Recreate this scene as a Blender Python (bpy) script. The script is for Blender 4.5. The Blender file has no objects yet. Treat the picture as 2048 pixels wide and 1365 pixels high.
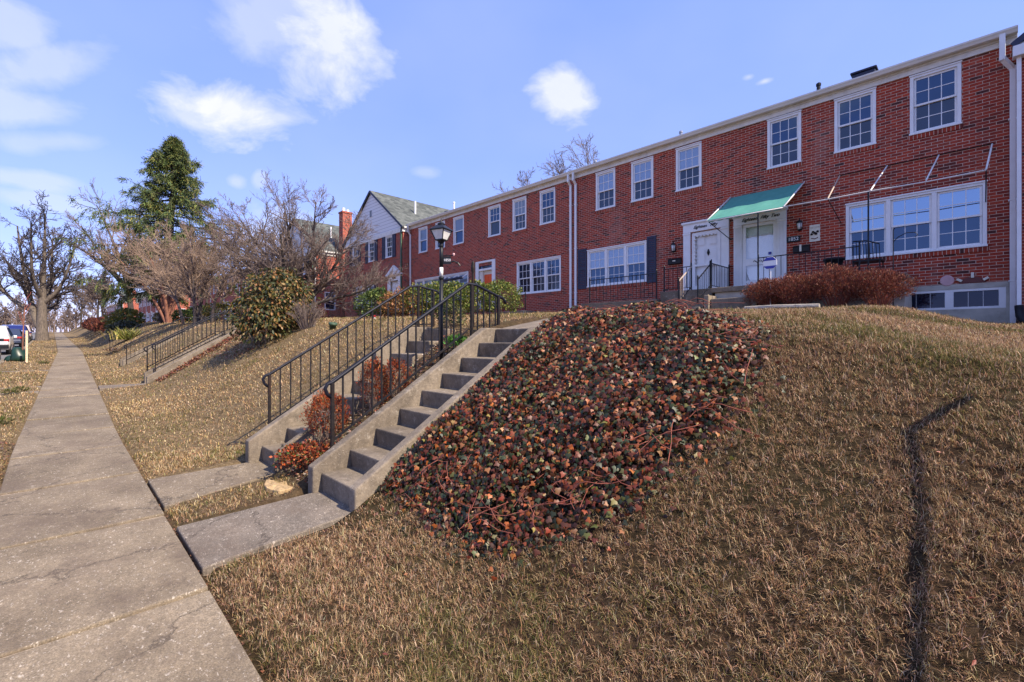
import bpy, math, random
import numpy as np
from mathutils import Vector, Matrix
R = math.radians
random.seed(7); rs = np.random.RandomState(11)
scene = bpy.context.scene
COL = scene.collection

# ------------------------------------------------------------------ basics
ROOT = {}                                   # object -> world offset its mesh is built relative to

def link(o, parent=None):
    COL.objects.link(o)
    if parent is not None: o.parent = parent
    return o

def tag(o, label=None, cat=None, group=None, kind=None):
    if label: o['label'] = label
    if cat: o['category'] = cat
    if group: o['group'] = group
    if kind: o['kind'] = kind
    return o

def thing(name, loc, label, cat, group=None):
    o = bpy.data.objects.new(name, None); o.empty_display_size = .2
    o.location = loc; ROOT[o] = Vector(loc)
    return tag(link(o), label, cat, group)

def offset_of(parent):
    return ROOT.get(parent, Vector((0, 0, 0))) if parent is not None else Vector((0, 0, 0))

class MB:
    """collects faces; build() links them as ONE mesh object"""
    def __init__(s): s.v = []; s.f = []; s.m = []
    def add(s, vs, fs, mi=0):
        b = len(s.v); s.v.extend([tuple(p) for p in vs])
        for f in fs: s.f.append([i + b for i in f]); s.m.append(mi)
    def hexa(s, c, mi=0):                     # 4 bottom corners ccw, then 4 top corners
        s.add(c, [(3,2,1,0),(4,5,6,7),(0,1,5,4),(1,2,6,5),(2,3,7,6),(3,0,4,7)], mi)
    def box(s, x0, x1, y0, y1, z0, z1, mi=0):
        s.hexa([(x0,y0,z0),(x1,y0,z0),(x1,y1,z0),(x0,y1,z0),(x0,y0,z1),(x1,y0,z1),(x1,y1,z1),(x0,y1,z1)], mi)
    def quad(s, a, b, c, d, mi=0): s.add([a,b,c,d], [(0,1,2,3)], mi)
    def bar(s, a, b, w, h=None, mi=0):        # square bar from a to b
        h = h or w; a = Vector(a); b = Vector(b); d = (b-a).normalized()
        up = Vector((0,0,1)) if abs(d.z) < .95 else Vector((0,1,0))
        n = d.cross(up).normalized(); u = n.cross(d).normalized()
        c = []
        for p in (a, b):
            for (i, j) in ((-1,-1),(1,-1),(1,1),(-1,1)): c.append(p + n*(i*w/2) + u*(j*h/2))
        s.add(c, [(0,1,2,3),(7,6,5,4),(0,4,5,1),(1,5,6,2),(2,6,7,3),(3,7,4,0)], mi)
    def tube(s, pts, r, n=6, mi=0, cap=True):
        pts = [Vector(p) for p in pts]; k = len(pts)
        rr = r if isinstance(r, (list, tuple)) else [r]*k
        b = len(s.v); pn = None
        for i, p in enumerate(pts):
            d = (pts[min(i+1,k-1)] - pts[max(i-1,0)])
            d = d.normalized() if d.length > 1e-9 else Vector((0,0,1))
            if pn is None:
                up = Vector((0,0,1)) if abs(d.z) < .9 else Vector((1,0,0)); nn = d.cross(up).normalized()
            else:
                nn = (pn - d*pn.dot(d)); nn = nn.normalized() if nn.length > 1e-6 else d.orthogonal().normalized()
            pn = nn; bb = d.cross(nn)
            for j in range(n):
                a = 2*math.pi*j/n; s.v.append(tuple(p + (nn*math.cos(a) + bb*math.sin(a))*rr[i]))
        for i in range(k-1):
            for j in range(n):
                s.f.append([b+i*n+j, b+i*n+(j+1)%n, b+(i+1)*n+(j+1)%n, b+(i+1)*n+j]); s.m.append(mi)
        if cap and n > 2:
            s.f.append([b+j for j in range(n)][::-1]); s.m.append(mi)
            s.f.append([b+(k-1)*n+j for j in range(n)]); s.m.append(mi)
    def lathe(s, c, prof, n=14, mi=0):        # prof: (radius, z) from bottom to top
        b = len(s.v)
        for (r, z) in prof:
            for j in range(n):
                a = 2*math.pi*j/n; s.v.append((c[0]+r*math.cos(a), c[1]+r*math.sin(a), c[2]+z))
        for i in range(len(prof)-1):
            for j in range(n):
                s.f.append([b+i*n+j, b+i*n+(j+1)%n, b+(i+1)*n+(j+1)%n, b+(i+1)*n+j]); s.m.append(mi)
        s.f.append([b+j for j in range(n)][::-1]); s.m.append(mi)
        s.f.append([b+(len(prof)-1)*n+j for j in range(n)]); s.m.append(mi)
    def prism(s, poly, vec, mi=0):            # planar polygon swept by vec
        k = len(poly); vec = Vector(vec); a = [Vector(p) for p in poly]
        s.add(a + [p+vec for p in a], [tuple(range(k))[::-1], tuple(range(k, 2*k))] + [(i,(i+1)%k,k+(i+1)%k,k+i) for i in range(k)], mi)
    def build(s, name, mats, parent=None, bevel=0, smooth=False):
        mats = mats if isinstance(mats, (list, tuple)) else [mats]
        off = offset_of(parent)
        me = bpy.data.meshes.new(name)
        me.from_pydata([(x-off.x, y-off.y, z-off.z) for x, y, z in s.v], [], s.f)
        for m in mats: me.materials.append(m)
        if len(mats) > 1: me.polygons.foreach_set('material_index', s.m)
        if smooth: me.polygons.foreach_set('use_smooth', [True]*len(me.polygons))
        me.update()
        o = link(bpy.data.objects.new(name, me), parent); ROOT[o] = off
        if bevel:
            md = o.modifiers.new('bevel', 'BEVEL'); md.width = bevel; md.segments = 2; md.limit_method = 'ANGLE'
        return o

def np_mesh(name, V, F, mat, parent=None, cols=None, smooth=False):
    """V (n,3), F list of (m,k) index arrays, cols (n,3) linear"""
    off = offset_of(parent); V = np.asarray(V, np.float64) - np.array(off)[None, :]
    me = bpy.data.meshes.new(name)
    me.vertices.add(len(V)); me.vertices.foreach_set('co', V.astype(np.float32).ravel())
    Fs = F if isinstance(F, list) else [F]
    loops = np.concatenate([f.ravel() for f in Fs]); sizes = np.concatenate([np.full(len(f), f.shape[1]) for f in Fs])
    starts = np.concatenate([[0], np.cumsum(sizes)[:-1]])
    me.loops.add(len(loops)); me.loops.foreach_set('vertex_index', loops.astype(np.int32))
    me.polygons.add(len(sizes)); me.polygons.foreach_set('loop_start', starts.astype(np.int32))
    me.update(calc_edges=True)
    if cols is not None:
        a = me.color_attributes.new('Col', 'FLOAT_COLOR', 'POINT')
        c = np.ones((len(V), 4), np.float32); c[:, :3] = cols; a.data.foreach_set('color', c.ravel())
    if smooth: me.polygons.foreach_set('use_smooth', np.ones(len(sizes), bool))
    me.materials.append(mat); me.update()
    o = link(bpy.data.objects.new(name, me), parent); ROOT[o] = off
    return o

def kids(o): return list(o.children)
def copy_tree(o, parent=None, loc=None):
    c = o.copy(); COL.objects.link(c)
    if parent is not None: c.parent = parent
    if loc is not None: c.location = loc
    for ch in kids(o):
        copy_tree(ch, c)
    return c

# ------------------------------------------------------------------ materials
def new_mat(name):
    m = bpy.data.materials.new(name); m.use_nodes = True
    nt = m.node_tree; nt.nodes.clear()
    out = nt.nodes.new('ShaderNodeOutputMaterial'); b = nt.nodes.new('ShaderNodeBsdfPrincipled')
    nt.links.new(b.outputs[0], out.inputs[0])
    return m, nt, b, out

def N(nt, t, **kw):
    n = nt.nodes.new(t)
    for k, v in kw.items():
        if k in n.inputs.keys(): n.inputs[k].default_value = v
        else: setattr(n, k, v)
    return n

def ramp(nt, fac, stops, interp='LINEAR'):
    r = nt.nodes.new('ShaderNodeValToRGB'); r.color_ramp.interpolation = interp
    e = r.color_ramp.elements
    while len(e) > 1: e.remove(e[-1])
    e[0].position = stops[0][0]; e[0].color = (*stops[0][1], 1)
    for p, c in stops[1:]:
        q = e.new(p); q.color = (*c, 1)
    nt.links.new(fac, r.inputs[0]); return r.outputs[0]

def mixc(nt, fac, a, b, blend='MIX'):
    m = nt.nodes.new('ShaderNodeMix'); m.data_type = 'RGBA'; m.blend_type = blend
    for i, v in ((0, fac), (6, a), (7, b)):
        if hasattr(v, 'is_linked') or hasattr(v, 'links'): nt.links.new(v, m.inputs[i])
        elif i == 0: m.inputs[0].default_value = v
        else: m.inputs[i].default_value = (*v, 1)
    return m.outputs[2]

def noise(nt, vec, scale, detail=4, rough=.6):
    n = N(nt, 'ShaderNodeTexNoise', Scale=scale, Detail=detail, Roughness=rough)
    nt.links.new(vec, n.inputs['Vector']); return n.outputs['Fac']

def pos(nt): return nt.nodes.new('ShaderNodeNewGeometry').outputs['Position']

def bump(nt, bsdf, h, strength=.4, dist=.01):
    b = N(nt, 'ShaderNodeBump', Strength=strength, Distance=dist)
    nt.links.new(h, b.inputs['Height']); nt.links.new(b.outputs[0], bsdf.inputs['Normal'])

def wall_uv(nt):
    """(along the wall, height) in metres for walls facing X or Y"""
    g = nt.nodes.new('ShaderNodeNewGeometry'); sp = nt.nodes.new('ShaderNodeSeparateXYZ'); sn = nt.nodes.new('ShaderNodeSeparateXYZ')
    nt.links.new(g.outputs['Position'], sp.inputs[0]); nt.links.new(g.outputs['True Normal'], sn.inputs[0])
    ab = N(nt, 'ShaderNodeMath', operation='ABSOLUTE'); nt.links.new(sn.outputs[0], ab.inputs[0])
    gt = N(nt, 'ShaderNodeMath', operation='GREATER_THAN'); nt.links.new(ab.outputs[0], gt.inputs[0]); gt.inputs[1].default_value = .6
    mx = nt.nodes.new('ShaderNodeMix'); nt.links.new(gt.outputs[0], mx.inputs[0])
    nt.links.new(sp.outputs[0], mx.inputs[2]); nt.links.new(sp.outputs[1], mx.inputs[3])
    cb = nt.nodes.new('ShaderNodeCombineXYZ'); nt.links.new(mx.outputs[0], cb.inputs[0]); nt.links.new(sp.outputs[2], cb.inputs[1])
    return cb.outputs[0], g.outputs['Position']

def brick_mat(name, bw, rh, off, mortar_size=.0055):
    m, nt, b, out = new_mat(name)
    uv, p = wall_uv(nt)
    t = N(nt, 'ShaderNodeTexBrick'); t.offset = off; t.offset_frequency = 2; t.squash = 1
    t.inputs['Scale'].default_value = 1; t.inputs['Mortar Size'].default_value = mortar_size
    t.inputs['Mortar Smooth'].default_value = .15; t.inputs['Bias'].default_value = 0
    t.inputs['Brick Width'].default_value = bw; t.inputs['Row Height'].default_value = rh
    t.inputs['Color1'].default_value = (0,0,0,1); t.inputs['Color2'].default_value = (1,1,1,1); t.inputs['Mortar'].default_value = (.5,.5,.5,1)
    nt.links.new(uv, t.inputs['Vector'])
    c = ramp(nt, t.outputs['Color'], [(0,(.055,.016,.013)),(.08,(.15,.020,.011)),(.3,(.28,.030,.011)),(.55,(.325,.035,.012)),(.8,(.38,.047,.016)),(1,(.27,.05,.026))])
    c = mixc(nt, .55, c, ramp(nt, noise(nt, p, 9, 5), [(.3,(.55,.55,.6)),(.7,(1.25,1.2,1.15))]), 'MULTIPLY')
    c = mixc(nt, .5, c, ramp(nt, noise(nt, p, .55, 3), [(.35,(.8,.78,.8)),(.65,(1.2,1.15,1.1))]), 'MULTIPLY')
    # lime bloom washed down the brick in soft patches
    st = N(nt, 'ShaderNodeMapping'); st.inputs['Scale'].default_value = (1.3, 1.3, .5); nt.links.new(p, st.inputs[0])
    bl = ramp(nt, noise(nt, st.outputs[0], .9, 4), [(.58,(0,0,0)),(.78,(.42,.42,.42))])
    c = mixc(nt, bl, c, (.32,.20,.16))
    mort = ramp(nt, noise(nt, p, 6, 3), [(.3,(.45,.30,.22)),(.7,(.62,.44,.34))])
    nt.links.new(mixc(nt, t.outputs['Fac'], c, mort), b.inputs['Base Color'])
    b.inputs['Roughness'].default_value = .85
    inv = N(nt, 'ShaderNodeMath', operation='SUBTRACT'); inv.inputs[0].default_value = 1; nt.links.new(t.outputs['Fac'], inv.inputs[1])
    ad = N(nt, 'ShaderNodeMath', operation='MULTIPLY_ADD'); ad.inputs[1].default_value = .25
    nt.links.new(noise(nt, p, 60, 3), ad.inputs[0]); nt.links.new(inv.outputs[0], ad.inputs[2])
    bump(nt, b, ad.outputs[0], .6, .008)
    return m

def plain(name, col, rough=.6, metal=0, var=.15, vscale=4, bumpy=0, spec=.5, dirt=None):
    m, nt, b, out = new_mat(name); p = pos(nt)
    lo = tuple(max(0, c*(1-var)) for c in col); hi = tuple(c*(1+var) for c in col)
    c = ramp(nt, noise(nt, p, vscale, 5), [(.3, lo), (.7, hi)])
    if dirt: c = mixc(nt, ramp(nt, noise(nt, p, 2.3, 6, .7), [(.52,(0,0,0)),(.75,(.6,.6,.6))]), c, dirt)
    nt.links.new(c, b.inputs['Base Color'])
    b.inputs['Roughness'].default_value = rough; b.inputs['Metallic'].default_value = metal
    b.inputs['Specular IOR Level'].default_value = spec
    if bumpy: bump(nt, b, noise(nt, p, 40, 5), bumpy, .01)
    return m

def concrete_mat(name, a, bcol, speck=True, tint=None):
    m, nt, b, out = new_mat(name); p = pos(nt)
    c = ramp(nt, noise(nt, p, 1.1, 6, .65), [(.3, a), (.7, bcol)])
    c = mixc(nt, .6, c, ramp(nt, noise(nt, p, 26, 6, .75), [(.3,(.55,.55,.55)),(.5,(1,1,1)),(.72,(1.4,1.38,1.33))]), 'MULTIPLY')
    gi = nt.nodes.new('ShaderNodeNewGeometry')
    c = mixc(nt, 1.0, c, ramp(nt, gi.outputs['Random Per Island'], [(0,(.86,.85,.84)),(1,(1.12,1.11,1.1))]), 'MULTIPLY')
    c = mixc(nt, .75, c, ramp(nt, noise(nt, p, 4.5, 6, .7), [(.3,(.74,.72,.70)),(.5,(1,1,1)),(.7,(1.18,1.16,1.12))]), 'MULTIPLY')
    if speck:
        v = N(nt, 'ShaderNodeTexVoronoi', Scale=48); nt.links.new(p, v.inputs['Vector'])
        c = mixc(nt, ramp(nt, v.outputs['Distance'], [(.10,(.7,.7,.7)),(.24,(0,0,0))]), c, mixc(nt, .4, ramp(nt, v.outputs['Color'], [(.25,(.05,.045,.04)),(.45,(.22,.18,.14)),(.7,(.60,.53,.44))]), (.45,.38,.30)))
        dn = N(nt, 'ShaderNodeTexNoise', Scale=2.2, Detail=6, Roughness=.7); nt.links.new(p, dn.inputs['Vector'])
        dm = N(nt, 'ShaderNodeVectorMath', operation='MULTIPLY_ADD'); nt.links.new(dn.outputs['Color'], dm.inputs[0]); dm.inputs[1].default_value = (.55,.55,.55); nt.links.new(p, dm.inputs[2])
        vc = N(nt, 'ShaderNodeTexVoronoi', Scale=.42); vc.feature = 'DISTANCE_TO_EDGE'; nt.links.new(dm.outputs[0], vc.inputs['Vector'])
        c = mixc(nt, ramp(nt, vc.outputs['Distance'], [(.0015,(.8,.8,.8)),(.005,(0,0,0))]), c, (.045,.035,.028))
        mp = N(nt, 'ShaderNodeMapping'); mp.inputs['Scale'].default_value = (16, 30, 16); nt.links.new(p, mp.inputs[0])
        c = mixc(nt, ramp(nt, noise(nt, mp.outputs[0], 1.3, 5, .75), [(.60,(0,0,0)),(.64,(.7,.7,.7))]), c, (.50,.44,.36))
        c = mixc(nt, 1.0, c, ramp(nt, noise(nt, p, 120, 3, .8), [(.33,(.55,.54,.53)),(.5,(1,1,1)),(.68,(1.45,1.42,1.36))]), 'MULTIPLY')
        c = mixc(nt, ramp(nt, noise(nt, p, 1.7, 6, .75), [(.47,(0,0,0)),(.66,(.7,.7,.7))]), c, (.12,.09,.066))
    else:
        mp = N(nt, 'ShaderNodeMapping'); mp.inputs['Scale'].default_value = (9, 9, 1.5); nt.links.new(p, mp.inputs[0])
        c = mixc(nt, ramp(nt, noise(nt, mp.outputs[0], 2.2, 5, .7), [(.5,(0,0,0)),(.72,(.45,.45,.45))]), c, (.10,.085,.07))
        c = mixc(nt, ramp(nt, noise(nt, p, 7, 6, .8), [(.58,(0,0,0)),(.67,(.6,.6,.6))]), c, (.44,.39,.32))
        c = mixc(nt, ramp(nt, noise(nt, p, 3.1, 7, .78), [(.50,(0,0,0)),(.63,(.65,.65,.65))]), c, (.085,.068,.05))
        v = N(nt, 'ShaderNodeTexVoronoi', Scale=60); nt.links.new(p, v.inputs['Vector'])
        c = mixc(nt, ramp(nt, v.outputs['Distance'], [(.12,(.6,.6,.6)),(.25,(0,0,0))]), c, ramp(nt, v.outputs['Color'], [(.3,(.05,.04,.03)),(.6,(.3,.26,.2)),(.8,(.5,.45,.38))]))
    nt.links.new(c, b.inputs['Base Color']); b.inputs['Roughness'].default_value = .92; b.inputs['Specular IOR Level'].default_value = .25
    bump(nt, b, noise(nt, p, 55, 6, .75), .7, .012)
    return m

def leaf_mat(name, transl=.25, rough=.55, spec=.35):
    m, nt, b, out = new_mat(name)
    a = N(nt, 'ShaderNodeAttribute'); a.attribute_name = 'Col'
    nt.links.new(a.outputs['Color'], b.inputs['Base Color']); b.inputs['Roughness'].default_value = rough
    b.inputs['Specular IOR Level'].default_value = spec
    t = nt.nodes.new('ShaderNodeBsdfTranslucent'); nt.links.new(a.outputs['Color'], t.inputs[0])
    mx = N(nt, 'ShaderNodeMixShader'); mx.inputs[0].default_value = transl
    nt.links.new(b.outputs[0], mx.inputs[1]); nt.links.new(t.outputs[0], mx.inputs[2]); nt.links.new(mx.outputs[0], out.inputs[0])
    return m

def glass_mat(name, base, refl, stripes=None, tint=(.8,.88,1), rough=.02):
    m, nt, b, out = new_mat(name); uv, p = wall_uv(nt)
    if stripes:
        w = N(nt, 'ShaderNodeTexWave', Scale=stripes[1]); w.wave_type = 'BANDS'; w.bands_direction = stripes[2]
        nt.links.new(p, w.inputs['Vector'])
        nt.links.new(ramp(nt, w.outputs['Fac'], [(.25, base), (.5, stripes[0])]), b.inputs['Base Color'])
    else:
        nt.links.new(ramp(nt, noise(nt, p, 1.7, 2), [(.3, tuple(c*.6 for c in base)), (.7, tuple(c*1.4 for c in base))]), b.inputs['Base Color'])
    b.inputs['Roughness'].default_value = .3; b.inputs['Specular IOR Level'].default_value = 0
    g = nt.nodes.new('ShaderNodeBsdfGlossy'); g.inputs['Color'].default_value = (*tint, 1); g.inputs['Roughness'].default_value = rough
    bp = N(nt, 'ShaderNodeBump', Strength=.02, Distance=.05); nt.links.new(noise(nt, p, 1.2, 1), bp.inputs['Height']); nt.links.new(bp.outputs[0], g.inputs['Normal'])
    mx = N(nt, 'ShaderNodeMixShader'); mx.inputs[0].default_value = refl
    nt.links.new(b.outputs[0], mx.inputs[1]); nt.links.new(g.outputs[0], mx.inputs[2]); nt.links.new(mx.outputs[0], out.inputs[0])
    return m

def ground_mat():
    m, nt, b, out = new_mat('lawn_soil'); p = pos(nt)
    c = ramp(nt, noise(nt, p, 14, 8, .8), [(.25,(.014,.009,.005)),(.45,(.04,.025,.014)),(.6,(.10,.065,.036)),(.8,(.26,.18,.10))])
    c = mixc(nt, ramp(nt, noise(nt, p, .8, 5, .65), [(.46,(0,0,0)),(.68,(.55,.55,.55))]), c, (.04,.045,.014))
    c = mixc(nt, .6, c, ramp(nt, noise(nt, p, .33, 4), [(.3,(.75,.72,.7)),(.7,(1.2,1.18,1.15))]), 'MULTIPLY')
    sx = nt.nodes.new('ShaderNodeSeparateXYZ'); nt.links.new(p, sx.inputs[0])
    mr = N(nt, 'ShaderNodeMapRange'); mr.inputs['From Min'].default_value = -4.2; mr.inputs['From Max'].default_value = -6; nt.links.new(sx.outputs[0], mr.inputs[0])
    gold = ramp(nt, noise(nt, p, 16, 8, .8), [(.28,(.04,.028,.015)),(.5,(.17,.12,.065)),(.72,(.36,.27,.155))])   # the left bank's sun put into a paler soil
    c = mixc(nt, mr.outputs[0], c, gold)
    nt.links.new(c, b.inputs['Base Color']); b.inputs['Roughness'].default_value = 1; b.inputs['Specular IOR Level'].default_value = .1
    bump(nt, b, noise(nt, p, 45, 6, .8), 1, .03)
    return m

def shingle_mat():
    m, nt, b, out = new_mat('roof_shingle'); p = pos(nt)
    t = N(nt, 'ShaderNodeTexBrick'); t.offset = .5; t.inputs['Scale'].default_value = 1; t.inputs['Brick Width'].default_value = .3; t.inputs['Row Height'].default_value = .14
    t.inputs['Mortar Size'].default_value = .008; t.inputs['Color1'].default_value = (0,0,0,1); t.inputs['Color2'].default_value = (1,1,1,1); t.inputs['Mortar'].default_value = (0,0,0,1)
    sp = nt.nodes.new('ShaderNodeSeparateXYZ'); nt.links.new(p, sp.inputs[0]); cb = nt.nodes.new('ShaderNodeCombineXYZ')
    nt.links.new(sp.outputs[1], cb.inputs[0]); nt.links.new(sp.outputs[2], cb.inputs[1]); nt.links.new(cb.outputs[0], t.inputs['Vector'])
    c = ramp(nt, t.outputs['Color'], [(0,(.045,.052,.048)),(.5,(.075,.084,.076)),(1,(.115,.125,.113))])
    c = mixc(nt, .6, c, ramp(nt, noise(nt, p, 3, 6, .7), [(.3,(.65,.65,.65)),(.7,(1.3,1.3,1.3))]), 'MULTIPLY')
    nt.links.new(c, b.inputs['Base Color']); b.inputs['Roughness'].default_value = .95
    return m

def siding_mat():
    m, nt, b, out = new_mat('white_siding'); p = pos(nt)
    sp = nt.nodes.new('ShaderNodeSeparateXYZ'); nt.links.new(p, sp.inputs[0])
    fr = N(nt, 'ShaderNodeMath', operation='FRACT'); ml = N(nt, 'ShaderNodeMath', operation='MULTIPLY'); ml.inputs[1].default_value = 1/.2
    nt.links.new(sp.outputs[2], ml.inputs[0]); nt.links.new(ml.outputs[0], fr.inputs[0])
    nt.links.new(ramp(nt, fr.outputs[0], [(0,(.3,.31,.34)),(.1,(.42,.43,.46)),(.14,(.72,.73,.75)),(1,(.74,.75,.77))]), b.inputs['Base Color'])
    b.inputs['Roughness'].default_value = .5; bump(nt, b, fr.outputs[0], .8, .02)
    return m

def bark_mat(name, a, bb, scale=12):
    m, nt, b, out = new_mat(name); p = pos(nt)
    mp = N(nt, 'ShaderNodeMapping'); mp.inputs['Scale'].default_value = (1, 1, .3); nt.links.new(p, mp.inputs[0])
    f = noise(nt, mp.outputs[0], scale, 6, .7)
    nt.links.new(ramp(nt, f, [(.3, a), (.7, bb)]), b.inputs['Base Color']); b.inputs['Roughness'].default_value = .9
    bump(nt, b, f, .8, .03); return m

def stone_mat(name, a, bb):
    m, nt, b, out = new_mat(name); p = pos(nt)
    mp = N(nt, 'ShaderNodeMapping'); mp.inputs['Scale'].default_value = (6, 14, 10); nt.links.new(p, mp.inputs[0])
    f = noise(nt, mp.outputs[0], 1.5, 8, .75)
    nt.links.new(ramp(nt, f, [(.3, a), (.55, bb), (.75, tuple(min(1, c*1.3) for c in bb))]), b.inputs['Base Color']); b.inputs['Roughness'].default_value = .8
    bump(nt, b, f, .8, .03); return m

M = {}
M['brick'] = brick_mat('red_brick', .213, .0702, .5)
M['soldier'] = brick_mat('brick_on_edge', .0735, 3.0, 0, .006)
M['white'] = plain('white_paint', (.74,.74,.74), .45, var=.06)
M['cream'] = plain('cream_paint', (.66,.63,.55), .5, var=.08, vscale=2)
M['offwhite'] = plain('aged_white_paint', (.70,.685,.64), .6, var=.1, vscale=6, dirt=(.35,.3,.25))
M['navy'] = plain('navy_paint', (.012,.016,.045), .5)
M['black'] = plain('black_iron', (.012,.012,.014), .5, var=.3, vscale=20, spec=.2, dirt=(.05,.03,.02))
M['iron_blue'] = plain('worn_dark_rail_paint', (.008,.009,.017), .5, var=.3, vscale=25, spec=.22)
M['iron_brown'] = plain('rusty_dark_iron', (.014,.011,.011), .6, spec=.2, var=.4, vscale=25, dirt=(.08,.035,.02))
M['beige_rail'] = plain('beige_sunlit_rail', (.45,.36,.28), .6)  # beige holds the sunlight on the stoop handrail; one rafter shares it
M['glass_sky'] = glass_mat('window_glass_reflecting', (.02,.03,.05), .45, tint=(.62,.8,1))
M['glass_dim'] = glass_mat('window_glass', (.010,.018,.042), .12, tint=(.5,.7,1))
M['glass_screen'] = glass_mat('screened_window_glass', (.010,.016,.032), .08, rough=.1)
M['glass_blind'] = glass_mat('glass_over_blinds', (.08,.13,.21), .16, stripes=((.27,.37,.53), 11, 'Z'))
M['glass_curtain'] = glass_mat('glass_over_curtain', (.09,.12,.16), .10, stripes=((.2,.25,.32), 4, 'X'))
M['glass_base'] = glass_mat('basement_glass', (.005,.007,.018), .045, tint=(.6,.7,1))
M['concrete'] = concrete_mat('stair_concrete', (.15,.122,.092), (.27,.225,.172), speck=False)
M['walk'] = concrete_mat('pavement_concrete', (.142,.113,.078), (.245,.20,.142))
M['walk_grey'] = concrete_mat('grey_pavement_concrete', (.125,.107,.087), (.225,.19,.155))
M['foundation'] = plain('foundation_render', (.42,.39,.33), .9, var=.2, bumpy=.3, dirt=(.2,.18,.15))
M['joint'] = plain('sandy_joint', (.34,.27,.19), .95, var=.35, vscale=14, dirt=(.10,.07,.045))
M['asphalt'] = plain('asphalt', (.13,.125,.12), .9, var=.25, vscale=9, bumpy=.4)
M['soil'] = ground_mat()
M['shingle'] = shingle_mat(); M['siding'] = siding_mat()
M['flatroof'] = plain('dark_roof_felt', (.03,.032,.035), .9)
M['metal_grey'] = plain('galvanised_metal', (.35,.36,.38), .4, .6)
M['metal_black'] = plain('black_metal', (.012,.013,.016), .45, spec=.25)
M['gutter'] = plain('gutter_enamel', (.68,.67,.63), .4, var=.08, vscale=2)
M['copper'] = plain('green_drainpipe', (.05,.10,.06), .5)
M['orange'] = plain('orange_door_paint', (.75,.10,.012), .45, var=.1)
M['leaf'] = leaf_mat('leaf', .22)
M['ivyleaf'] = leaf_mat('ivy_leaf', .08, .5, .4)
M['blade'] = leaf_mat('grass_blade', .3, .7, .2)
M['needle'] = leaf_mat('conifer_needles', .12, .6, .3)
M['bark'] = bark_mat('grey_bark', (.045,.036,.028), (.19,.15,.115))
M['bark_dark'] = bark_mat('dark_bark', (.018,.014,.012), (.07,.055,.045))
M['bark_red'] = bark_mat('red_bark', (.12,.045,.03), (.33,.15,.095))
M['twig'] = bark_mat('grey_brown_twig', (.085,.062,.055), (.22,.165,.14), 3)
M['twig_tan'] = bark_mat('tan_twig', (.15,.10,.075), (.36,.26,.19), 3)
M['twig_dark'] = bark_mat('dark_twig', (.028,.022,.022), (.085,.065,.058), 3)
M['vine'] = bark_mat('red_vine_stem', (.14,.035,.025), (.32,.10,.06), 5)
M['stone_yellow'] = stone_mat('yellow_stone', (.20,.125,.05), (.46,.32,.16))
M['stone_dark'] = stone_mat('dark_stone', (.03,.028,.026), (.08,.07,.065))
M['timber'] = stone_mat('pale_stake_wood', (.45,.33,.2), (.68,.52,.35))
M['timber_grey'] = stone_mat('weathered_timber', (.16,.14,.12), (.34,.3,.25))
M['bag'] = plain('green_plastic', (.006,.026,.014), .4, var=.3)
M['pot'] = plain('green_pot', (.03,.06,.028), .55, var=.3)
M['lampglass'] = plain('frosted_lamp_glass', (.62,.62,.6), .35, var=.12, vscale=14)
M['tyre'] = plain('tyre_rubber', (.012,.012,.013), .85)
M['rim'] = plain('alloy_rim', (.35,.36,.38), .35, .7)
M['red_lens'] = plain('red_lens', (.32,.008,.008), .2)
M['sign_blue'] = plain('sign_blue', (.02,.03,.30), .4)
M['plaque'] = plain('plaque_enamel', (.66,.62,.5), .5, var=.1, vscale=20)
M['pink'] = plain('pink_ceramic', (.55,.33,.33), .6)
M['redclay'] = plain('red_ceramic', (.12,.025,.02), .6)

def awning_mat():
    m, nt, b, out = new_mat('teal_canvas'); p = pos(nt)
    c = ramp(nt, noise(nt, p, 5, 4), [(.3,(.09,.30,.24)),(.7,(.115,.35,.285))])
    nt.links.new(c, b.inputs['Base Color']); b.inputs['Roughness'].default_value = .8; b.inputs['Specular IOR Level'].default_value = .2
    t = nt.nodes.new('ShaderNodeBsdfTranslucent'); nt.links.new(c, t.inputs[0])
    mx = N(nt, 'ShaderNodeMixShader'); mx.inputs[0].default_value = .2
    nt.links.new(b.outputs[0], mx.inputs[1]); nt.links.new(t.outputs[0], mx.inputs[2]); nt.links.new(mx.outputs[0], out.inputs[0])
    return m
M['canvas'] = awning_mat()

# ------------------------------------------------------------------ camera, sun, sky
F_PX, W_PX = 930., 2048.
VIEW = math.atan((1024-105)/F_PX)             # the view axis leaves the street direction (-X) by this much
cam_d = bpy.data.cameras.new('camera'); cam = link(bpy.data.objects.new('camera', cam_d))
cam_d.sensor_width = 36; cam_d.lens = F_PX/W_PX*36; cam_d.clip_start = .05; cam_d.clip_end = 3000
cam_d.shift_y = -2.5/W_PX
CAM_H = 1.65
cam.location = (0, 0, CAM_H); cam.rotation_euler = (R(90), 0, R(90) - VIEW)
scene.camera = cam

SUN_EL, SUN_AZ = R(46), R(11)                 # azimuth measured from +X towards +Y
sdir = Vector((math.cos(SUN_EL)*math.cos(SUN_AZ), math.cos(SUN_EL)*math.sin(SUN_AZ), math.sin(SUN_EL)))
sun_d = bpy.data.lights.new('sun', 'SUN'); sun_d.energy = 5.0; sun_d.angle = R(.53); sun_d.color = (1, .87, .70)
sun = link(bpy.data.objects.new('sun', sun_d)); sun.rotation_euler = sdir.to_track_quat('Z', 'Y').to_euler(); sun.location = (30, 10, 40)

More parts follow.
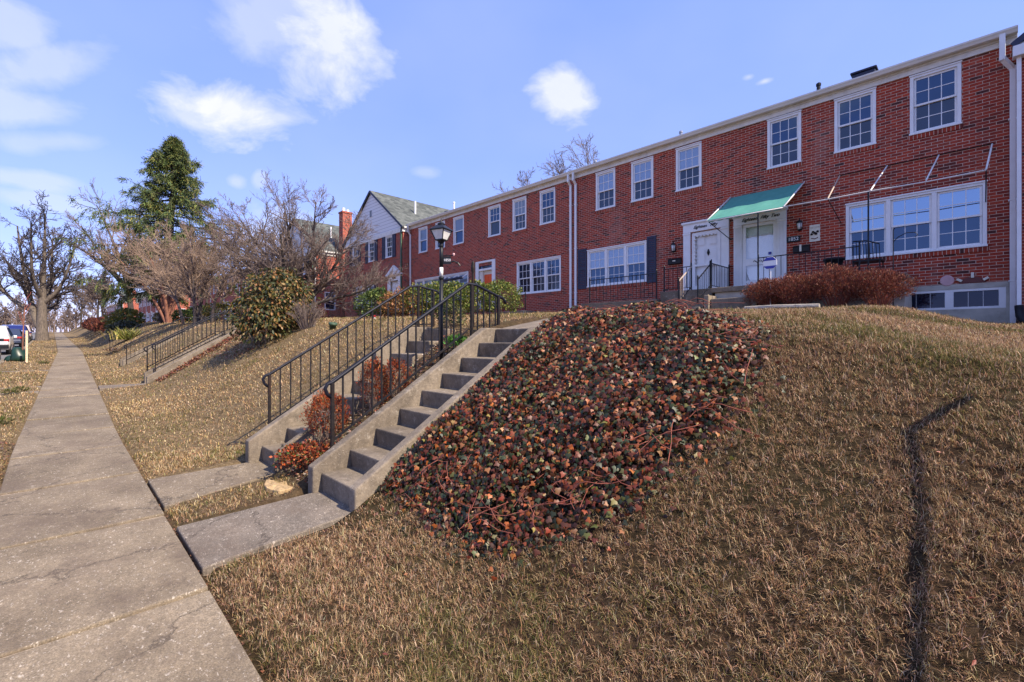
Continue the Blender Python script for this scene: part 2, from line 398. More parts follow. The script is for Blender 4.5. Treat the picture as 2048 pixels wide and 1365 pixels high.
world = bpy.data.worlds.new('World'); scene.world = world; world.use_nodes = True
nt = world.node_tree; nt.nodes.clear()
wo = nt.nodes.new('ShaderNodeOutputWorld'); bg = nt.nodes.new('ShaderNodeBackground'); nt.links.new(bg.outputs[0], wo.inputs[0])
sky = nt.nodes.new('ShaderNodeTexSky'); sky.sky_type = 'NISHITA'; sky.sun_disc = False
sky.sun_elevation = SUN_EL; sky.sun_rotation = R(90) - SUN_AZ      # Blender turns the sky's sun clockwise from +Y
sky.air_density = 1.0; sky.dust_density = .2; sky.ozone_density = 2.0; sky.altitude = 50
bg.inputs['Strength'].default_value = .15
tc = nt.nodes.new('ShaderNodeTexCoord')
dirv = tc.outputs['Generated']

def ray(x, y):
    l = (x-1024)/F_PX; return Vector((-math.cos(VIEW)+math.sin(VIEW)*l, math.sin(VIEW)+math.cos(VIEW)*l, (680-y)/F_PX)).normalized()

def math_n(op, a, b=None, c=None):
    n = N(nt, 'ShaderNodeMath', operation=op)
    for i, v in enumerate((a, b, c)):
        if v is None: continue
        if isinstance(v, (int, float)): n.inputs[i].default_value = v
        else: nt.links.new(v, n.inputs[i])
    return n.outputs[0]
def dot_n(v):
    n = N(nt, 'ShaderNodeVectorMath', operation='DOT_PRODUCT'); nt.links.new(dirv, n.inputs[0]); n.inputs[1].default_value = v; return n.outputs['Value']

# fair-weather cumulus: (bearing, elevation, half width, half height, softness, tilt) in degrees, all round the sky
def bear(x, y):
    v = ray(x, y); return math.degrees(math.atan2(v.y, v.x)), math.degrees(math.asin(v.z))
clouds = []
for (x, y, hw, hh, op, tilt) in [(468,222,8.2,3.6,1.0,0),(560,235,3.8,1.7,.6,-12),(400,240,4.4,1.6,.6,8),(655,95,5.6,6.6,.85,20),(560,45,7.5,4.5,.4,-25),(540,15,7,4,.3,0),(1128,185,4.2,3.6,.8,25),(20,45,4.4,2.6,.42,-15),(105,130,6.5,2.2,.4,-38),(40,215,5.0,1.9,.42,-15),(95,285,5,1.2,.3,-18),(60,362,4.4,1.2,.4,-4),(75,400,5.0,1.2,.35,0),(1530,163,1.4,.5,.6,-5),(1497,155,.9,.5,.4,0),(473,365,1.1,1,.4,0),(520,360,.9,1.2,.35,20),(850,345,2,.8,.25,0),(560,470,7,4,.4,0)]:
    clouds.append((*bear(x, y), hw, hh, op, tilt))
for k in range(16):                            # and the rest of the sky the camera does not face
    clouds.append((-170 + 16.3*k + 3*math.sin(k*2.1), 12 + 22*abs(math.sin(k*1.7)), 7+3*math.sin(k), 3, .7, 5*math.sin(k*3)))
mp = N(nt, 'ShaderNodeMapping'); mp.inputs['Scale'].default_value = (1,1,1.6); nt.links.new(dirv, mp.inputs[0])
nz = N(nt, 'ShaderNodeTexNoise', Scale=7.5, Detail=10, Roughness=.60, Distortion=.35); nt.links.new(mp.outputs[0], nz.inputs['Vector'])
nz2 = N(nt, 'ShaderNodeTexNoise', Scale=3.2, Detail=3, Roughness=.5); nt.links.new(mp.outputs[0], nz2.inputs['Vector'])
tot = None
for (az, el, hw, hh, op, tilt) in clouds:
    a, e, ti = R(az), R(el), R(tilt)
    c = Vector((math.cos(e)*math.cos(a), math.cos(e)*math.sin(a), math.sin(e)))
    ex = Vector((-math.sin(a), math.cos(a), 0)); ey = c.cross(ex)
    e1 = ex*math.cos(ti)+ey*math.sin(ti); e2 = ey*math.cos(ti)-ex*math.sin(ti)
    u = dot_n(e1/math.tan(R(hw))); v = dot_n(e2/math.tan(R(hh))); w = dot_n(c)
    q = math_n('ADD', math_n('MULTIPLY', u, u), math_n('MULTIPLY', v, v))
    fall = math_n('SUBTRACT', 1.0, math_n('SQRT', q))                      # 1 at the middle, 0 at the rim
    s = math_n('ADD', math_n('MULTIPLY', fall, .95), math_n('MULTIPLY_ADD', nz.outputs['Fac'], 1.9, -1.02))
    s = math_n('MULTIPLY', math_n('MULTIPLY', s, 1.7), math_n('GREATER_THAN', w, 0))
    cl = N(nt, 'ShaderNodeClamp'); nt.links.new(s, cl.inputs[0])
    s = math_n('MULTIPLY', cl.outputs[0], op)
    tot = s if tot is None else math_n('MAXIMUM', tot, s)
veil = math_n('MULTIPLY', ramp(nt, nz2.outputs['Fac'], [(.35,(0,0,0)),(.75,(1,1,1))]), .10)
tot = math_n('MAXIMUM', tot, veil)
skyc = mixc(nt, .6, mixc(nt, 1.0, sky.outputs[0], (1.16,.98,1.16), 'MULTIPLY'), (1.52,2.32,4.6))
cloud = mixc(nt, nz.outputs['Fac'], (3.05,3.2,3.85), (4.0,4.02,4.4))
skyc = mixc(nt, 1.0, skyc, (.82,.83,.97), 'MULTIPLY')
nt.links.new(mixc(nt, tot, skyc, cloud), bg.inputs['Color'])
scene.view_settings.view_transform = 'Standard'; scene.view_settings.look = 'None'
scene.view_settings.exposure = .88; scene.view_settings.gamma = 1

# ------------------------------------------------------------------ terrain
GRADE = .024
KY = np.array([-400,-11.6,-11.4,-2.04,-2.02,-.46,-.40,.74,.80,1.6,1.8,2.0,4.05,4.4,4.8,5.4,6.2,8,12,15,400.])
KZ = np.array([0,0,-.15,-.15,-.02,0,-.05,-.05,0,.06,.14,.25,1.62,1.74,1.82,1.88,1.94,2.04,2.27,2.3,2.3])
STAIR_CARVE = []                               # (x0, x1, y0, y1, depth)
def sm(t): t = np.clip(t, 0, 1); return t*t*(3-2*t)
def bend(X): return np.clip((-9-np.asarray(X, float))*.02, 0, .6)
def gz(X, Y, carve=True):
    X = np.asarray(X, float); Y = np.asarray(Y, float)
    yy = Y - bend(X)*(1-sm((Y-4.5)/6))
    z = np.interp(yy, KY, KZ) - GRADE*np.clip(X, -135, 60)
    hump = sm((Y-1.6)/1.5)
    z = z + hump*(.014*np.sin(X*1.7+Y*.9)+.011*np.sin(X*3.1-Y*2.3+1)+.012*np.sin(X*.6+2)*np.sin(Y*.8))
    z = z - .34*sm((X+1.5)/1.9)*sm((Y-3.2)/2.4)
    if carve:
        for (x0, x1, y0, y1, dp) in STAIR_CARVE:
            z = z - dp*sm((X-x0)/.09)*sm((x1-X)/.09)*sm((Y-y0)/.12)*sm((y1-Y)/.12)
    return z
def G1(x, y, carve=False): return float(gz(x, y, carve))

SR = dict(xl=-4.45, xr=-3.81, y0=1.83, zb=.20)      # right-hand steps
SL = dict(xl=-6.00, xr=-5.43, y0=1.76, zb=.22)      # left-hand steps
RISE, RUN, NST = .1767, .2825, 9
for s in (SR, SL):
    STAIR_CARVE.append((s['xl']-.11, s['xr']+.09, s['y0']-.2, s['y0']+8*RUN+.12, .42))
    STAIR_CARVE.append((s['xl']-.2, s['xr']+.12, .70, s['y0']+.05, .12))
for xf in (-16.9, -24.6): STAIR_CARVE.append((xf-.12, xf+.95+.12, 1.6, 4.25, .5))
STAIR_CARVE.append((-4.6, -3.6, 4.05, 12.6, .05))
STAIR_CARVE.append((-17.1, -15.9, .8, 2.0, .08))

def axis(*spans):
    out = []
    for (a, b, st) in spans: out += list(np.arange(a, b-1e-9, st))
    return np.array(out + [spans[-1][1]])
gx = axis((-1200,-200,100),(-200,-60,3),(-60,-25,.6),(-25,-7.5,.2),(-7.5,3.2,.055),(3.2,12,.5),(12,60,6),(60,400,60))
gy = axis((-400,-60,40),(-60,-12,4),(-12,-1.9,.5),(-1.9,.6,.06),(.6,4.6,.05),(4.6,7,.12),(7,16,.4),(16,60,4),(60,400,40))
GX, GY = np.meshgrid(gx, gy, indexing='ij'); GZ = gz(GX, GY)
nx, ny = GX.shape; idx = np.arange(nx*ny).reshape(nx, ny)
gf = np.stack([idx[:-1,:-1], idx[1:,:-1], idx[1:,1:], idx[:-1,1:]], -1).reshape(-1, 4)
ground = np_mesh('ground', np.stack([GX, GY, GZ], -1).reshape(-1, 3), gf, M['soil'], smooth=True); tag(ground, kind='structure')

def strip(mb, x0, x1, y0, y1, dz, th, n=1, mi=0, jit=0):
    """a paving slab that follows the fall of the street"""
    xs = np.linspace(x0, x1, n+1)
    for a, b in zip(xs[:-1], xs[1:]):
        j = [random.uniform(-jit, jit) for _ in range(4)]
        o0, o1 = float(bend(a)), float(bend(b))
        c = [(a,y0+o0),(b,y0+o1),(b,y1+o1),(a,y1+o0)]
        zt = [-GRADE*max(x,-135)+dz+j[i] for i, (x, y) in enumerate(c)]
        mb.hexa([(x,y,z-th) for (x,y),z in zip(c, zt)] + [(x,y,z) for (x,y),z in zip(c, zt)], mi)

sw = MB(); x = 6.3
while x > -150:
    st = 1.62 + (random.uniform(-.06,.06) if x < -9 else 0)
    strip(sw, x-st+.018, x-.018, -.37, .70, .0, .12, jit=.011)
    strip(sw, x-.019, x+.019, -.365, .695, -.016, .05, mi=1)
    x -= st
tag(sw.build('sidewalk', [M['walk'], M['joint']], bevel=.010), kind='structure')

def hslab(mb, x0, x1, y0, y1, za, zb, th=.1):   # za at y0, zb at y1
    mb.hexa([(x0,y0,za-th),(x1,y0,za-th),(x1,y1,zb-th),(x0,y1,zb-th),(x0,y0,za),(x1,y0,za),(x1,y1,zb),(x0,y1,zb)])
pt = MB(); pt.hexa([(-4.66,.725,0),(-3.73,.725,-.02),(-3.73,1.84,.1),(-4.47,1.84,.1),(-4.66,.725,.115),(-3.73,.725,.098),(-3.73,1.845,.196),(-4.47,1.845,.205)])
tag(pt.build('walkway', M['walk_grey'], bevel=.012), kind='structure')
pt = MB(); pt.hexa([(-6.28,.725,0),(-5.24,.725,0),(-5.38,1.77,.1),(-6.02,1.77,.1),(-6.28,.725,.155),(-5.24,.725,.13),(-5.38,1.775,.215),(-6.02,1.775,.225)])
tag(pt.build('walkway', M['walk'], bevel=.012), kind='structure')
pt = MB(); x0, x1 = -4.42, -3.72                 # path from the head of the steps to the porch
yy = [4.1, 5.2, 6.3, 7.6, 9.0, 10.5, 12.25]
for i, (a, b) in enumerate(zip(yy[:-1], yy[1:])):
    za = 1.79 if i == 0 else G1(-4, a)+.02; hslab(pt, x0, x1, a+.006, b-.006, za, G1(-4, b)+.02)
tag(pt.build('path', M['concrete'], bevel=.01), kind='structure')
pt = MB()
for (xa, xb, ya, yb, zz) in [(-16.75,-16.05,.72,1.9,.012),(-17.6,-17.42,-1.87,-.38,.0),(-16.35,-16.05,-1.87,-.38,.0),(-23.6,-23.35,-1.87,-.38,.0)]:
    strip(pt, xa, xb, ya, yb, zz, .1)
tag(pt.build('path', M['walk_grey'], bevel=.01), kind='structure')

rd = MB(); strip(rd, -140, 40, -11.4, -2.05, -.135, .004, 90); tag(rd.build('road', M['asphalt']), kind='structure')
cb = MB(); strip(cb, -140, 40, -2.05, -1.88, .0, .3, 110); strip(cb, -140, 40, -11.6, -11.4, .0, .3, 110)
tag(cb.build('kerb', M['walk'], bevel=.015), kind='structure')

# ------------------------------------------------------------------ steps and railings
def steps(label, xl, xr, y0, zb, cl, cr, n=NST, rise=RISE, run=RUN, group=None, name='concrete_steps', ty=None):
    t = thing(name, ((xl+xr)/2, y0, zb), label, 'steps', group)
    prof = [(y0, zb-.35)]
    for i in range(n):
        prof += [(y0+i*run+.022, zb+i*rise-(.35 if i == 0 else 0)), (y0+i*run, zb+(i+1)*rise)]
    prof = prof[1:] + [(y0+(n-1)*run+.16, zb+n*rise), (y0+(n-1)*run+.16, zb-.35)]
    mb = MB(); mb.prism([(xl, y, z) for y, z in prof], (xr-xl, 0, 0)); mb.build('steps', M['concrete'], t, bevel=.013)
    ztop = zb+n*rise+.012
    for (xa, w, c) in ((xl-cl[0], cl[0], cl), (xr, cr[0], cr)):
        w0, yf, hf, lift = c[:4]
        ye = c[4] if len(c) > 4 else y0+(n-1)*run+.16
        k = rise/run; ys = yf; zs = zb+hf; yt = ys+(ztop+lift-zs)/k
        yt = min(yt, ye-.02)
        poly = [(yf, zb-.4), (yf, zs), (yt, zs+(yt-ys)*k), (ye, zs+(yt-ys)*k), (ye, zb-.4)]
        mb = MB(); mb.prism([(xa, y, z) for y, z in poly], (w, 0, 0)); mb.build('cheek_wall', M['concrete'], t, bevel=.016)
    return t
steps('weathered concrete steps rising beside the ivy bank, nearest flight', cl=(.13,1.75,.235,.0), cr=(.12,1.80,.19,.0), **SR)
steps('narrow concrete steps half hidden by red bushes, left of the nearest flight', cl=(.13,1.62,.245,.02), cr=(.07,1.70,.20,-.9,2.35), **SL)
steps('concrete steps with pale cheek wall farther down the bank beside the big bush', -16.72, -15.94, 2.0+.06, .50, (.16,1.86,.20,.06), (.16,1.80,.15,.10,4.9), rise=.172)
steps('farthest flight of concrete steps on the bank beyond the paired railings', -24.6, -23.7, 2.15, .68, (.15,1.95,.16,.06), (.15,1.95,.16,.06), rise=.172)

def railing(label, X, rake, flat, post_ys, nb, drop=.60, mat='black', thick=1.0, curl=True, group=None, flatn=5, name='stair_railing'):
    """rake/flat: polyline (y, z) of the handrail, flat may be empty"""
    t = thing(name, (X, rake[0][0], rake[0][1]-.67), label, 'railing', group)
    line = list(rake) + list(flat)
    def zr(y):
        for (a, b) in zip(line[:-1], line[1:]):
            if y <= b[0]+1e-6: return a[1]+(b[1]-a[1])*(y-a[0])/(b[0]-a[0])
        return line[-1][1]
    pts = []
    if curl:
        y, z = rake[0]; pts += [(X, y-.015, z-.15), (X, y-.055, z-.115), (X, y-.075, z-.06), (X, y-.05, z-.015)]
    pts += [(X, y, z) for y, z in line]
    if flat and curl:
        y, z = line[-1]; pts += [(X, y+.06, z-.01), (X, y+.11, z-.045), (X, y+.13, z-.09)]
    h = MB(); h.tube(pts, .017*thick, 8); h.build('handrail', M['iron_blue' if mat == 'black' else mat], t, smooth=True)
    ya, yb = rake[0][0], rake[-1][0]
    br = MB(); br.bar((X, ya, zr(ya)-drop), (X, yb, zr(yb)-drop), .012, .022)
    if flat: br.bar((X, yb, zr(yb)-drop+.02), (X, flat[-1][0], zr(flat[-1][0])-drop+.06), .012, .02)
    br.build('bottom_rail', M[mat], t)
    for y in post_ys:
        p = MB(); zb = G1(X, y)-.04; p.bar((X, y, zb), (X, y, zr(y)-.008), .03*thick); p.build('post', M['iron_brown' if mat == 'black' else mat], t, bevel=.003)
    for k in range(nb):
        y = ya+(yb-ya)*(k+1)/(nb+1)
        if min(abs(y-q) for q in post_ys) < .05: continue
        b = MB(); b.bar((X, y, zr(y)-drop-(.10 if k % 5 == 3 else 0)), (X, y, zr(y)-.01), .0135*thick); b.build('baluster', M[mat], t)
    if flat:
        for k in range(flatn):
            y = yb+(flat[-1][0]-yb)*(k+.6)/(flatn+.2)
            if min(abs(y-q) for q in post_ys) < .04: continue
            b = MB(); b.bar((X, y, zr(y)-drop), (X, y, zr(y)-.01), .0135*thick); b.build('baluster', M[mat], t)
    return t
railing('dark iron railing on the left cheek of the nearest steps, beside the lamp post', -4.66, [(2.03,1.216),(3.80,2.371)], [(3.95,2.365),(4.35,2.24)], [2.03,3.87,4.345], 15, thick=1.15)
railing('worn iron railing on the outer cheek of the narrow left steps', -6.17, [(1.90,1.225),(3.90,2.465)], [(4.05,2.485),(4.34,2.44)], [1.90,4.05,4.33], 15)
far_a = railing('iron railing on the near cheek of the farther steps beside the big bush', -16.6, [(2.09,1.52),(3.80,2.522)], [(4.5,2.56)], [2.09,3.8,4.48], 14)
railing('iron railing on the far cheek of the farther steps, middle of three', -17.25, [(1.98,1.445),(3.70,2.48)], [(4.4,2.5)], [1.98,3.7,4.38], 13)
railing('iron railing by the sidewalk on the third flight of steps', -23.55, [(2.06,1.455),(3.85,2.56)], [(4.6,2.62)], [2.06,3.85,4.58], 13)
railing('small far iron railing on the bank below the yellow-green clump', -37.6, [(2.5,1.75),(4.2,2.75)], [(4.9,2.8)], [2.5,4.2,4.88], 11)

# ------------------------------------------------------------------ row houses
YF = 14.8
def wall_front(mb, x0, x1, z0, z1, y, holes, depth=.14):
    xs = sorted({x0, x1, *[h[0] for h in holes], *[h[1] for h in holes]})
    zs = sorted({z0, z1, *[h[2] for h in holes], *[h[3] for h in holes]})
    for a, b in zip(xs[:-1], xs[1:]):
        for c, d in zip(zs[:-1], zs[1:]):
            cx, cz = (a+b)/2, (c+d)/2
            if any(h[0] < cx < h[1] and h[2] < cz < h[3] for h in holes): continue
            mb.quad((a,y,c),(b,y,c),(b,y,d),(a,y,d))
    for (a, b, c, d) in holes:
        Y = y+depth
        mb.quad((a,y,c),(a,Y,c),(a,Y,d),(a,y,d)); mb.quad((b,Y,c),(b,y,c),(b,y,d),(b,Y,d))
        mb.quad((a,y,c),(b,y,c),(b,Y,c),(a,Y,c)); mb.quad((a,Y,d),(b,Y,d),(b,y,d),(a,y,d))

def text_part(name, s, parent, x, y, z, size, mat, shear=.0, depth=.004, label=None, roty=0, width=1.0, thick=0):
    cu = bpy.data.curves.new('lettering', 'FONT'); cu.body = s; cu.size = size; cu.shear = shear; cu.extrude = depth; cu.align_x = 'CENTER'; cu.align_y = 'CENTER'; cu.offset = thick
    tmp = bpy.data.objects.new('tmp', cu); COL.objects.link(tmp)
    me = bpy.data.meshes.new_from_object(tmp.evaluated_get(bpy.context.evaluated_depsgraph_get()))
    bpy.data.objects.remove(tmp); me.name = name
    me.transform(Matrix.Rotation(roty, 4, 'Y') @ Matrix.Diagonal((width,1,1,1)) @ Matrix.Rotation(R(90), 4, 'X')); off = offset_of(parent)
    me.transform(Matrix.Translation(Vector((x, y, z))-off)); me.materials.clear(); me.materials.append(mat)
    o = link(bpy.data.objects.new(name, me), parent); ROOT[o] = off
    if label: o['label'] = label
    return o

def sash_set(win, x0, x1, z0, z1, y, up, lo, munt=True, low_munt=True):
    """upper and lower sash with their panes; the lower one sits a little deeper"""
    zm = (z0+z1)/2
    for (a, b, yy, mat, mm) in ((zm-.02, z1, y+.025, up, munt), (z0, zm+.02, y+.06, lo, low_munt)):
        s = MB(); t = .042
        s.box(x0, x0+t, yy, yy+.03, a, b); s.box(x1-t, x1, yy, yy+.03, a, b)
        s.box(x0+t, x1-t, yy, yy+.03, a, a+t); s.box(x0+t, x1-t, yy, yy+.03, b-t, b)
        if mm:
            for k in (1, 2):
                xm = x0+t+(x1-x0-2*t)*k/3; s.box(xm-.008, xm+.008, yy+.006, yy+.02, a+t, b-t)
            zc = (a+b)/2
            for k in range(3):
                xa = x0+t+(x1-x0-2*t)*k/3+(.008 if k else 0); xb = x0+t+(x1-x0-2*t)*(k+1)/3-(.008 if k < 2 else 0)
                s.box(xa, xb, yy+.006, yy+.02, zc-.008, zc+.008)
        s.build('sash', M['white'] if mm or mat is not M['glass_screen'] else M['white'], win)
        p = MB(); p.box(x0+t, x1-t, yy+.016, yy+.022, a+t, b-t); p.build('pane', mat, win)

def window(parent, x0, x1, z0, z1, y, up='glass_dim', lo='glass_screen', bays=1, munt=True, sill=True, trim='white', low_munt=True):
    c = .07; f = MB(); yo = y-.018
    f.box(x0, x0+c, yo, y+.10, z0, z1); f.box(x1-c, x1, yo, y+.10, z0, z1)
    f.box(x0+c, x1-c, yo+.002, y+.10, z0, z0+.05); f.box(x0+c, x1-c, yo+.002, y+.10, z1-.075, z1)
    f.box(x0-.012, x1+.012, y-.04, yo, z1-.02, z1+.015)       # drip moulding above
    f.box(x0-.012, x1+.012, y-.045, yo, z0-.012, z0+.03)      # wooden nosing below
    w = (x1-x0-2*c-(bays-1)*.09)/bays
    for k in range(bays-1):
        xm = x0+c+(k+1)*w+k*.09; f.box(xm, xm+.09, yo+.004, y+.10, z0+.05, z1-.075)
    win = f.build('window', M[trim], parent, bevel=.004)
    for k in range(bays):
        xa = x0+c+k*(w+.09); sash_set(win, xa+.003, xa+w-.003, z0+.052, z1-.077, y, M[up], M[lo], munt, low_munt)
    bk = MB(); bk.box(x0+.01, x1-.01, y+.115, y+.13, z0+.01, z1-.01); bk.build('dark_room', M['metal_black'], win)
    if sill:
        s = MB(); s.box(x0-.03, x1+.03, y-.022, y+.012, z0-.115, z0-.013); s.build('sill', M['soldier'], win)
    return win

def shutter(parent, x0, x1, z0, z1, y):
    s = MB(); t = .05; yo = y-.045
    s.box(x0, x0+t, yo, y-.002, z0, z1); s.box(x1-t, x1, yo, y-.002, z0, z1)
    for (a, b) in ((z0, z0+.07), ((z0+z1)/2-.04, (z0+z1)/2+.04), (z1-.07, z1)): s.box(x0+t, x1-t, yo, y-.002, a, b)
    for (a, b) in ((z0+.07, (z0+z1)/2-.04), ((z0+z1)/2+.04, z1-.07)):
        n = max(3, int((b-a)/.06))
        for k in range(n):
            za = a+(b-a)*k/n; zb = a+(b-a)*(k+.8)/n
            s.hexa([(x0+t,yo+.004,za),(x1-t,yo+.004,za),(x1-t,y-.006,za+.01),(x0+t,y-.006,za+.01),(x0+t,yo+.01,zb),(x1-t,yo+.01,zb),(x1-t,y-.004,zb+.004),(x0+t,y-.004,zb+.004)])
    return s.build('shutter', M['navy'], parent)

def lantern(parent, x, y, z, h=.26, name='wall_lantern', dark=False):
    b = MB(); b.lathe((x, y-.012, z-.02), [(.03,0),(.045,.03),(.045,.10),(.03,.13)], 10)
    b.bar((x, y-.01, z+.05), (x, y-.11, z+.09), .014); b.lathe((x, y-.12, z+h*.72), [(.085,0),(.075,.02),(.05,.06),(.018,.09),(.012,.12),(.02,.135),(.004,.15)], 10)
    b.lathe((x, y-.12, z-.01), [(.015,-.05),(.03,-.02),(.055,0),(.05,.012)], 10)
    for k in range(4):
        a = math.pi/4+k*math.pi/2; b.bar((x+.05*math.cos(a), y-.12+.05*math.sin(a), z), (x+.078*math.cos(a), y-.12+.078*math.sin(a), z+h*.72), .008)
    o = b.build(name, M['metal_black'], parent)
    g = MB(); g.lathe((x, y-.12, z+.004), [(.045,0),(.070,h*.72-.006)], 8); g.build('lamp_glass', M['lampglass'], o, smooth=True)
    return o

def mailbox(parent, x0, x1, z0, z1, y, paper=False):
    m = MB(); m.prism([(x0, y-.002, z0), (x0, y-.085, z0+.015), (x0, y-.095, z1-.06), (x0, y-.002, z1)], (x1-x0, 0, 0))
    m.box(x0-.008, x1+.008, y-.105, y-.002, z1-.052, z1-.045)
    o = m.build('mailbox', M['metal_black'], parent, bevel=.004)
    p = MB()
    if paper: p.box((x0+x1)/2-.03, (x0+x1)/2+.02, y-.118, y-.106, z0+.02, z1-.0)
    else: p.box((x0+x1)/2-.05, (x0+x1)/2+.05, y-.104, y-.0965, (z0+z1)/2-.015, (z0+z1)/2+.02)
    p.build('paper' if paper else 'name_plate', M['plaque'], o); return o

def downspout(parent, pts, w=.075, mat='white'):
    d = MB()
    for a, b in zip(pts[:-1], pts[1:]): d.bar(a, b, w, w*.8)
    for p in pts[1:-1]: d.box(p[0]-w*.52, p[0]+w*.52, p[1]-w*.42, p[1]+w*.42, p[2]-w*.5, p[2]+w*.5)
    z = pts[-1][2]+.9
    while z < pts[-2][2]-.3:
        d.box(pts[-1][0]-w*.75, pts[-1][0]+w*.75, pts[-1][1]-w*.44, pts[-1][1]+w*.5, z, z+.03); z += 1.75
    return d.build('downspout', M[mat], parent, bevel=.008)

def door_surround(parent, x0, x1, z0, z1, y, pil=.24, head=.30, fluted=False):
    s = MB(); yo = y-.05
    for (a, b) in ((x0, x0+pil), (x1-pil, x1)):
        s.box(a, b, yo, y+.15, z0, z1-head)
        s.box(a-.012, b+.012, yo-.016, yo, z0, z0+.16); s.box(a-.012, b+.012, yo-.016, yo, z1-head-.07, z1-head-.012)
        if fluted:
            n = 5; w = (b-a-.05)/n
            for k in range(n): s.box(a+.025+k*w+.008, a+.025+(k+1)*w-.008, yo-.014, yo, z0+.18, z1-head-.09)
    s.box(x0-.002, x1+.002, yo-.01, y+.15, z1-head, z1-.06)
    s.box(x0-.04, x1+.04, yo-.06, y, z1-.058, z1); s.box(x0-.02, x1+.02, yo-.03, y, z1-.085, z1-.0585)
    return s.build('door_surround', M['white'], parent, bevel=.005)

def panel_door(parent, x0, x1, z0, z1, y, mat='white', name='door'):
    d = MB(); d.box(x0, x1, y, y+.04, z0, z1); w = x1-x0
    for (fx0, fx1) in ((.12,.46),(.54,.88)):
        for (fz0, fz1) in ((.08,.36),(.41,.72),(.77,.94)):
            a, b = x0+w*fx0, x0+w*fx1; c, e = z0+(z1-z0)*fz0, z0+(z1-z0)*fz1
            d.box(a, b, y-.008, y, c, e); d.box(a+.035, b-.035, y-.02, y-.008, c+.035, e-.035)
    o = d.build(name, M[mat], parent, bevel=.004)
    h = MB(); h.lathe((x1-.07, y-.05, z0+.98), [(.012,-.02),(.03,-.01),(.03,.02),(.012,.03)], 10); h.bar((x1-.07, y, z0+.985), (x1-.07, y-.05, z0+.985), .014); h.build('handle', M['metal_grey'], o)
    return o

def eaves(parent, x0, x1, y=YF, zt=8.30, back=9.0):
    f = MB(); f.box(x0, x1, y-.045, y-.001, zt-.25, zt-.085); f.box(x0, x1, y-.16, y-.001, zt-.084, zt-.06); f.box(x0, x1, y-.08, y-.0455, zt-.13, zt-.0845)
    f.build('cornice', M['offwhite'], parent, bevel=.004)
    g = MB(); yg = y-.165
    g.prism([(x0, yg, zt-.10), (x0, yg-.06, zt-.095), (x0, yg-.085, zt-.05), (x0, yg-.11, zt-.02), (x0, yg-.115, zt+.015), (x0, yg-.10, zt+.015), (x0, yg-.095, zt-.015), (x0, yg-.012, zt-.03), (x0, yg-.01, zt+.012), (x0, yg, zt+.012)], (x1-x0, 0, 0))
    x = x0+.6
    while x < x1-.2: g.box(x-.012, x+.012, yg-.10, yg, zt+.0155, zt+.03); x += 1.15
    g.build('gutter', M['gutter'], parent)
    r = MB(); r.hexa([(x0,y-.16,zt-.058),(x1,y-.16,zt-.058),(x1,y+back,zt+.12),(x0,y+back,zt+.12),(x0,y-.16,zt-.02),(x1,y-.16,zt-.02),(x1,y+back,zt+.16),(x0,y+back,zt+.16)])
    return r.build('roof', M['flatroof'], parent)

def shell(parent, x0, x1, zb, zt, y, holes, back=9.0, ends=True):
    w = MB(); wall_front(w, x0, x1, zb, zt, y, holes)
    w.quad((x0,y+back,zb),(x0,y,zb),(x0,y,zt),(x0,y+back,zt)); w.quad((x1,y,zb),(x1,y+back,zb),(x1,y+back,zt),(x1,y,zt)); w.quad((x1,y+back,zb),(x0,y+back,zb),(x0,y+back,zt),(x1,y+back,zt))
    return w.build('wall', M['brick'], parent)

def foundation(parent, x0, x1, zt, y, holes=()):
    w = MB(); wall_front(w, x0, x1, 1.2, zt, y-.02, list(holes), .2)
    w.quad((x0,y-.02,zt),(x1,y-.02,zt),(x1,y,zt),(x0,y,zt))
    return w.build('foundation', M['foundation'], parent)

UW = .88
# ---- eighteen fifty-two
hA = thing('brick_rowhouse', (-2.43, YF, 2.3), 'red brick rowhouse with bare awning frame and basement windows, nearest on the right', 'house', 'brick rowhouses on the hill')
x0, x1 = -5.40, .53
ups = [(-.79-.45, -.79+.45), (-2.33-UW/2, -2.33+UW/2), (-3.97-.43, -3.97+.43)]
holes = [(a, b, 6.60, 8.02) for a, b in ups] + [(-2.52, .07, 3.745, 5.19), (-5.10, -4.135, 3.13, 5.10)]
shell(hA, x0, x1, 2.93, 8.28, YF, holes)
foundation(hA, x0, x1, 2.928, YF, [(-1.45, .36, 2.35, 2.81)])
for a, b in ups: window(hA, a, b, 6.60, 8.02, YF, 'glass_dim', 'glass_screen')
window(hA, -2.52, .07, 3.745, 5.19, YF, 'glass_sky', 'glass_dim', bays=3)
bw = MB(); bw.box(-1.45,-1.38,YF-.01,YF+.1,2.35,2.81); bw.box(.25,.36,YF-.01,YF+.1,2.35,2.81); bw.box(-.62,-.47,YF-.01,YF+.1,2.40,2.75); bw.box(-1.38,.25,YF-.01,YF+.1,2.75,2.81); bw.box(-1.38,.25,YF-.01,YF+.1,2.35,2.40)
bw = bw.build('basement_window', M['white'], hA, bevel=.005)
for (a, b) in ((-1.38,-.62), (-.47,.25)):
    p = MB(); p.box(a, b, YF+.05, YF+.06, 2.40, 2.75); p.build('pane', M['glass_base'], bw)
    for k in (1, 2): p = MB(); xm = a+(b-a)*k/3; p.box(xm-.006, xm+.006, YF+.04, YF+.05, 2.40, 2.75); p.build('glazing_bar', M['metal_grey'], bw)
eaves(hA, x0, x1)
door_surround(hA, -5.33, -3.90, 3.13, 5.40, YF, pil=.235, head=.30, fluted=True)
panel_door(hA, -5.095, -4.14, 3.14, 5.10, YF+.10)
sd = MB(); a, b, c, e, y = -5.09, -4.145, 3.14, 5.095, YF-.01
sd.box(a, a+.10, y, y+.035, c, e); sd.box(b-.10, b, y, y+.035, c, e)
for (p, q) in ((c, c+.28), (c+.72, c+.92), (e-.09, e)): sd.box(a+.10, b-.10, y, y+.035, p, q)
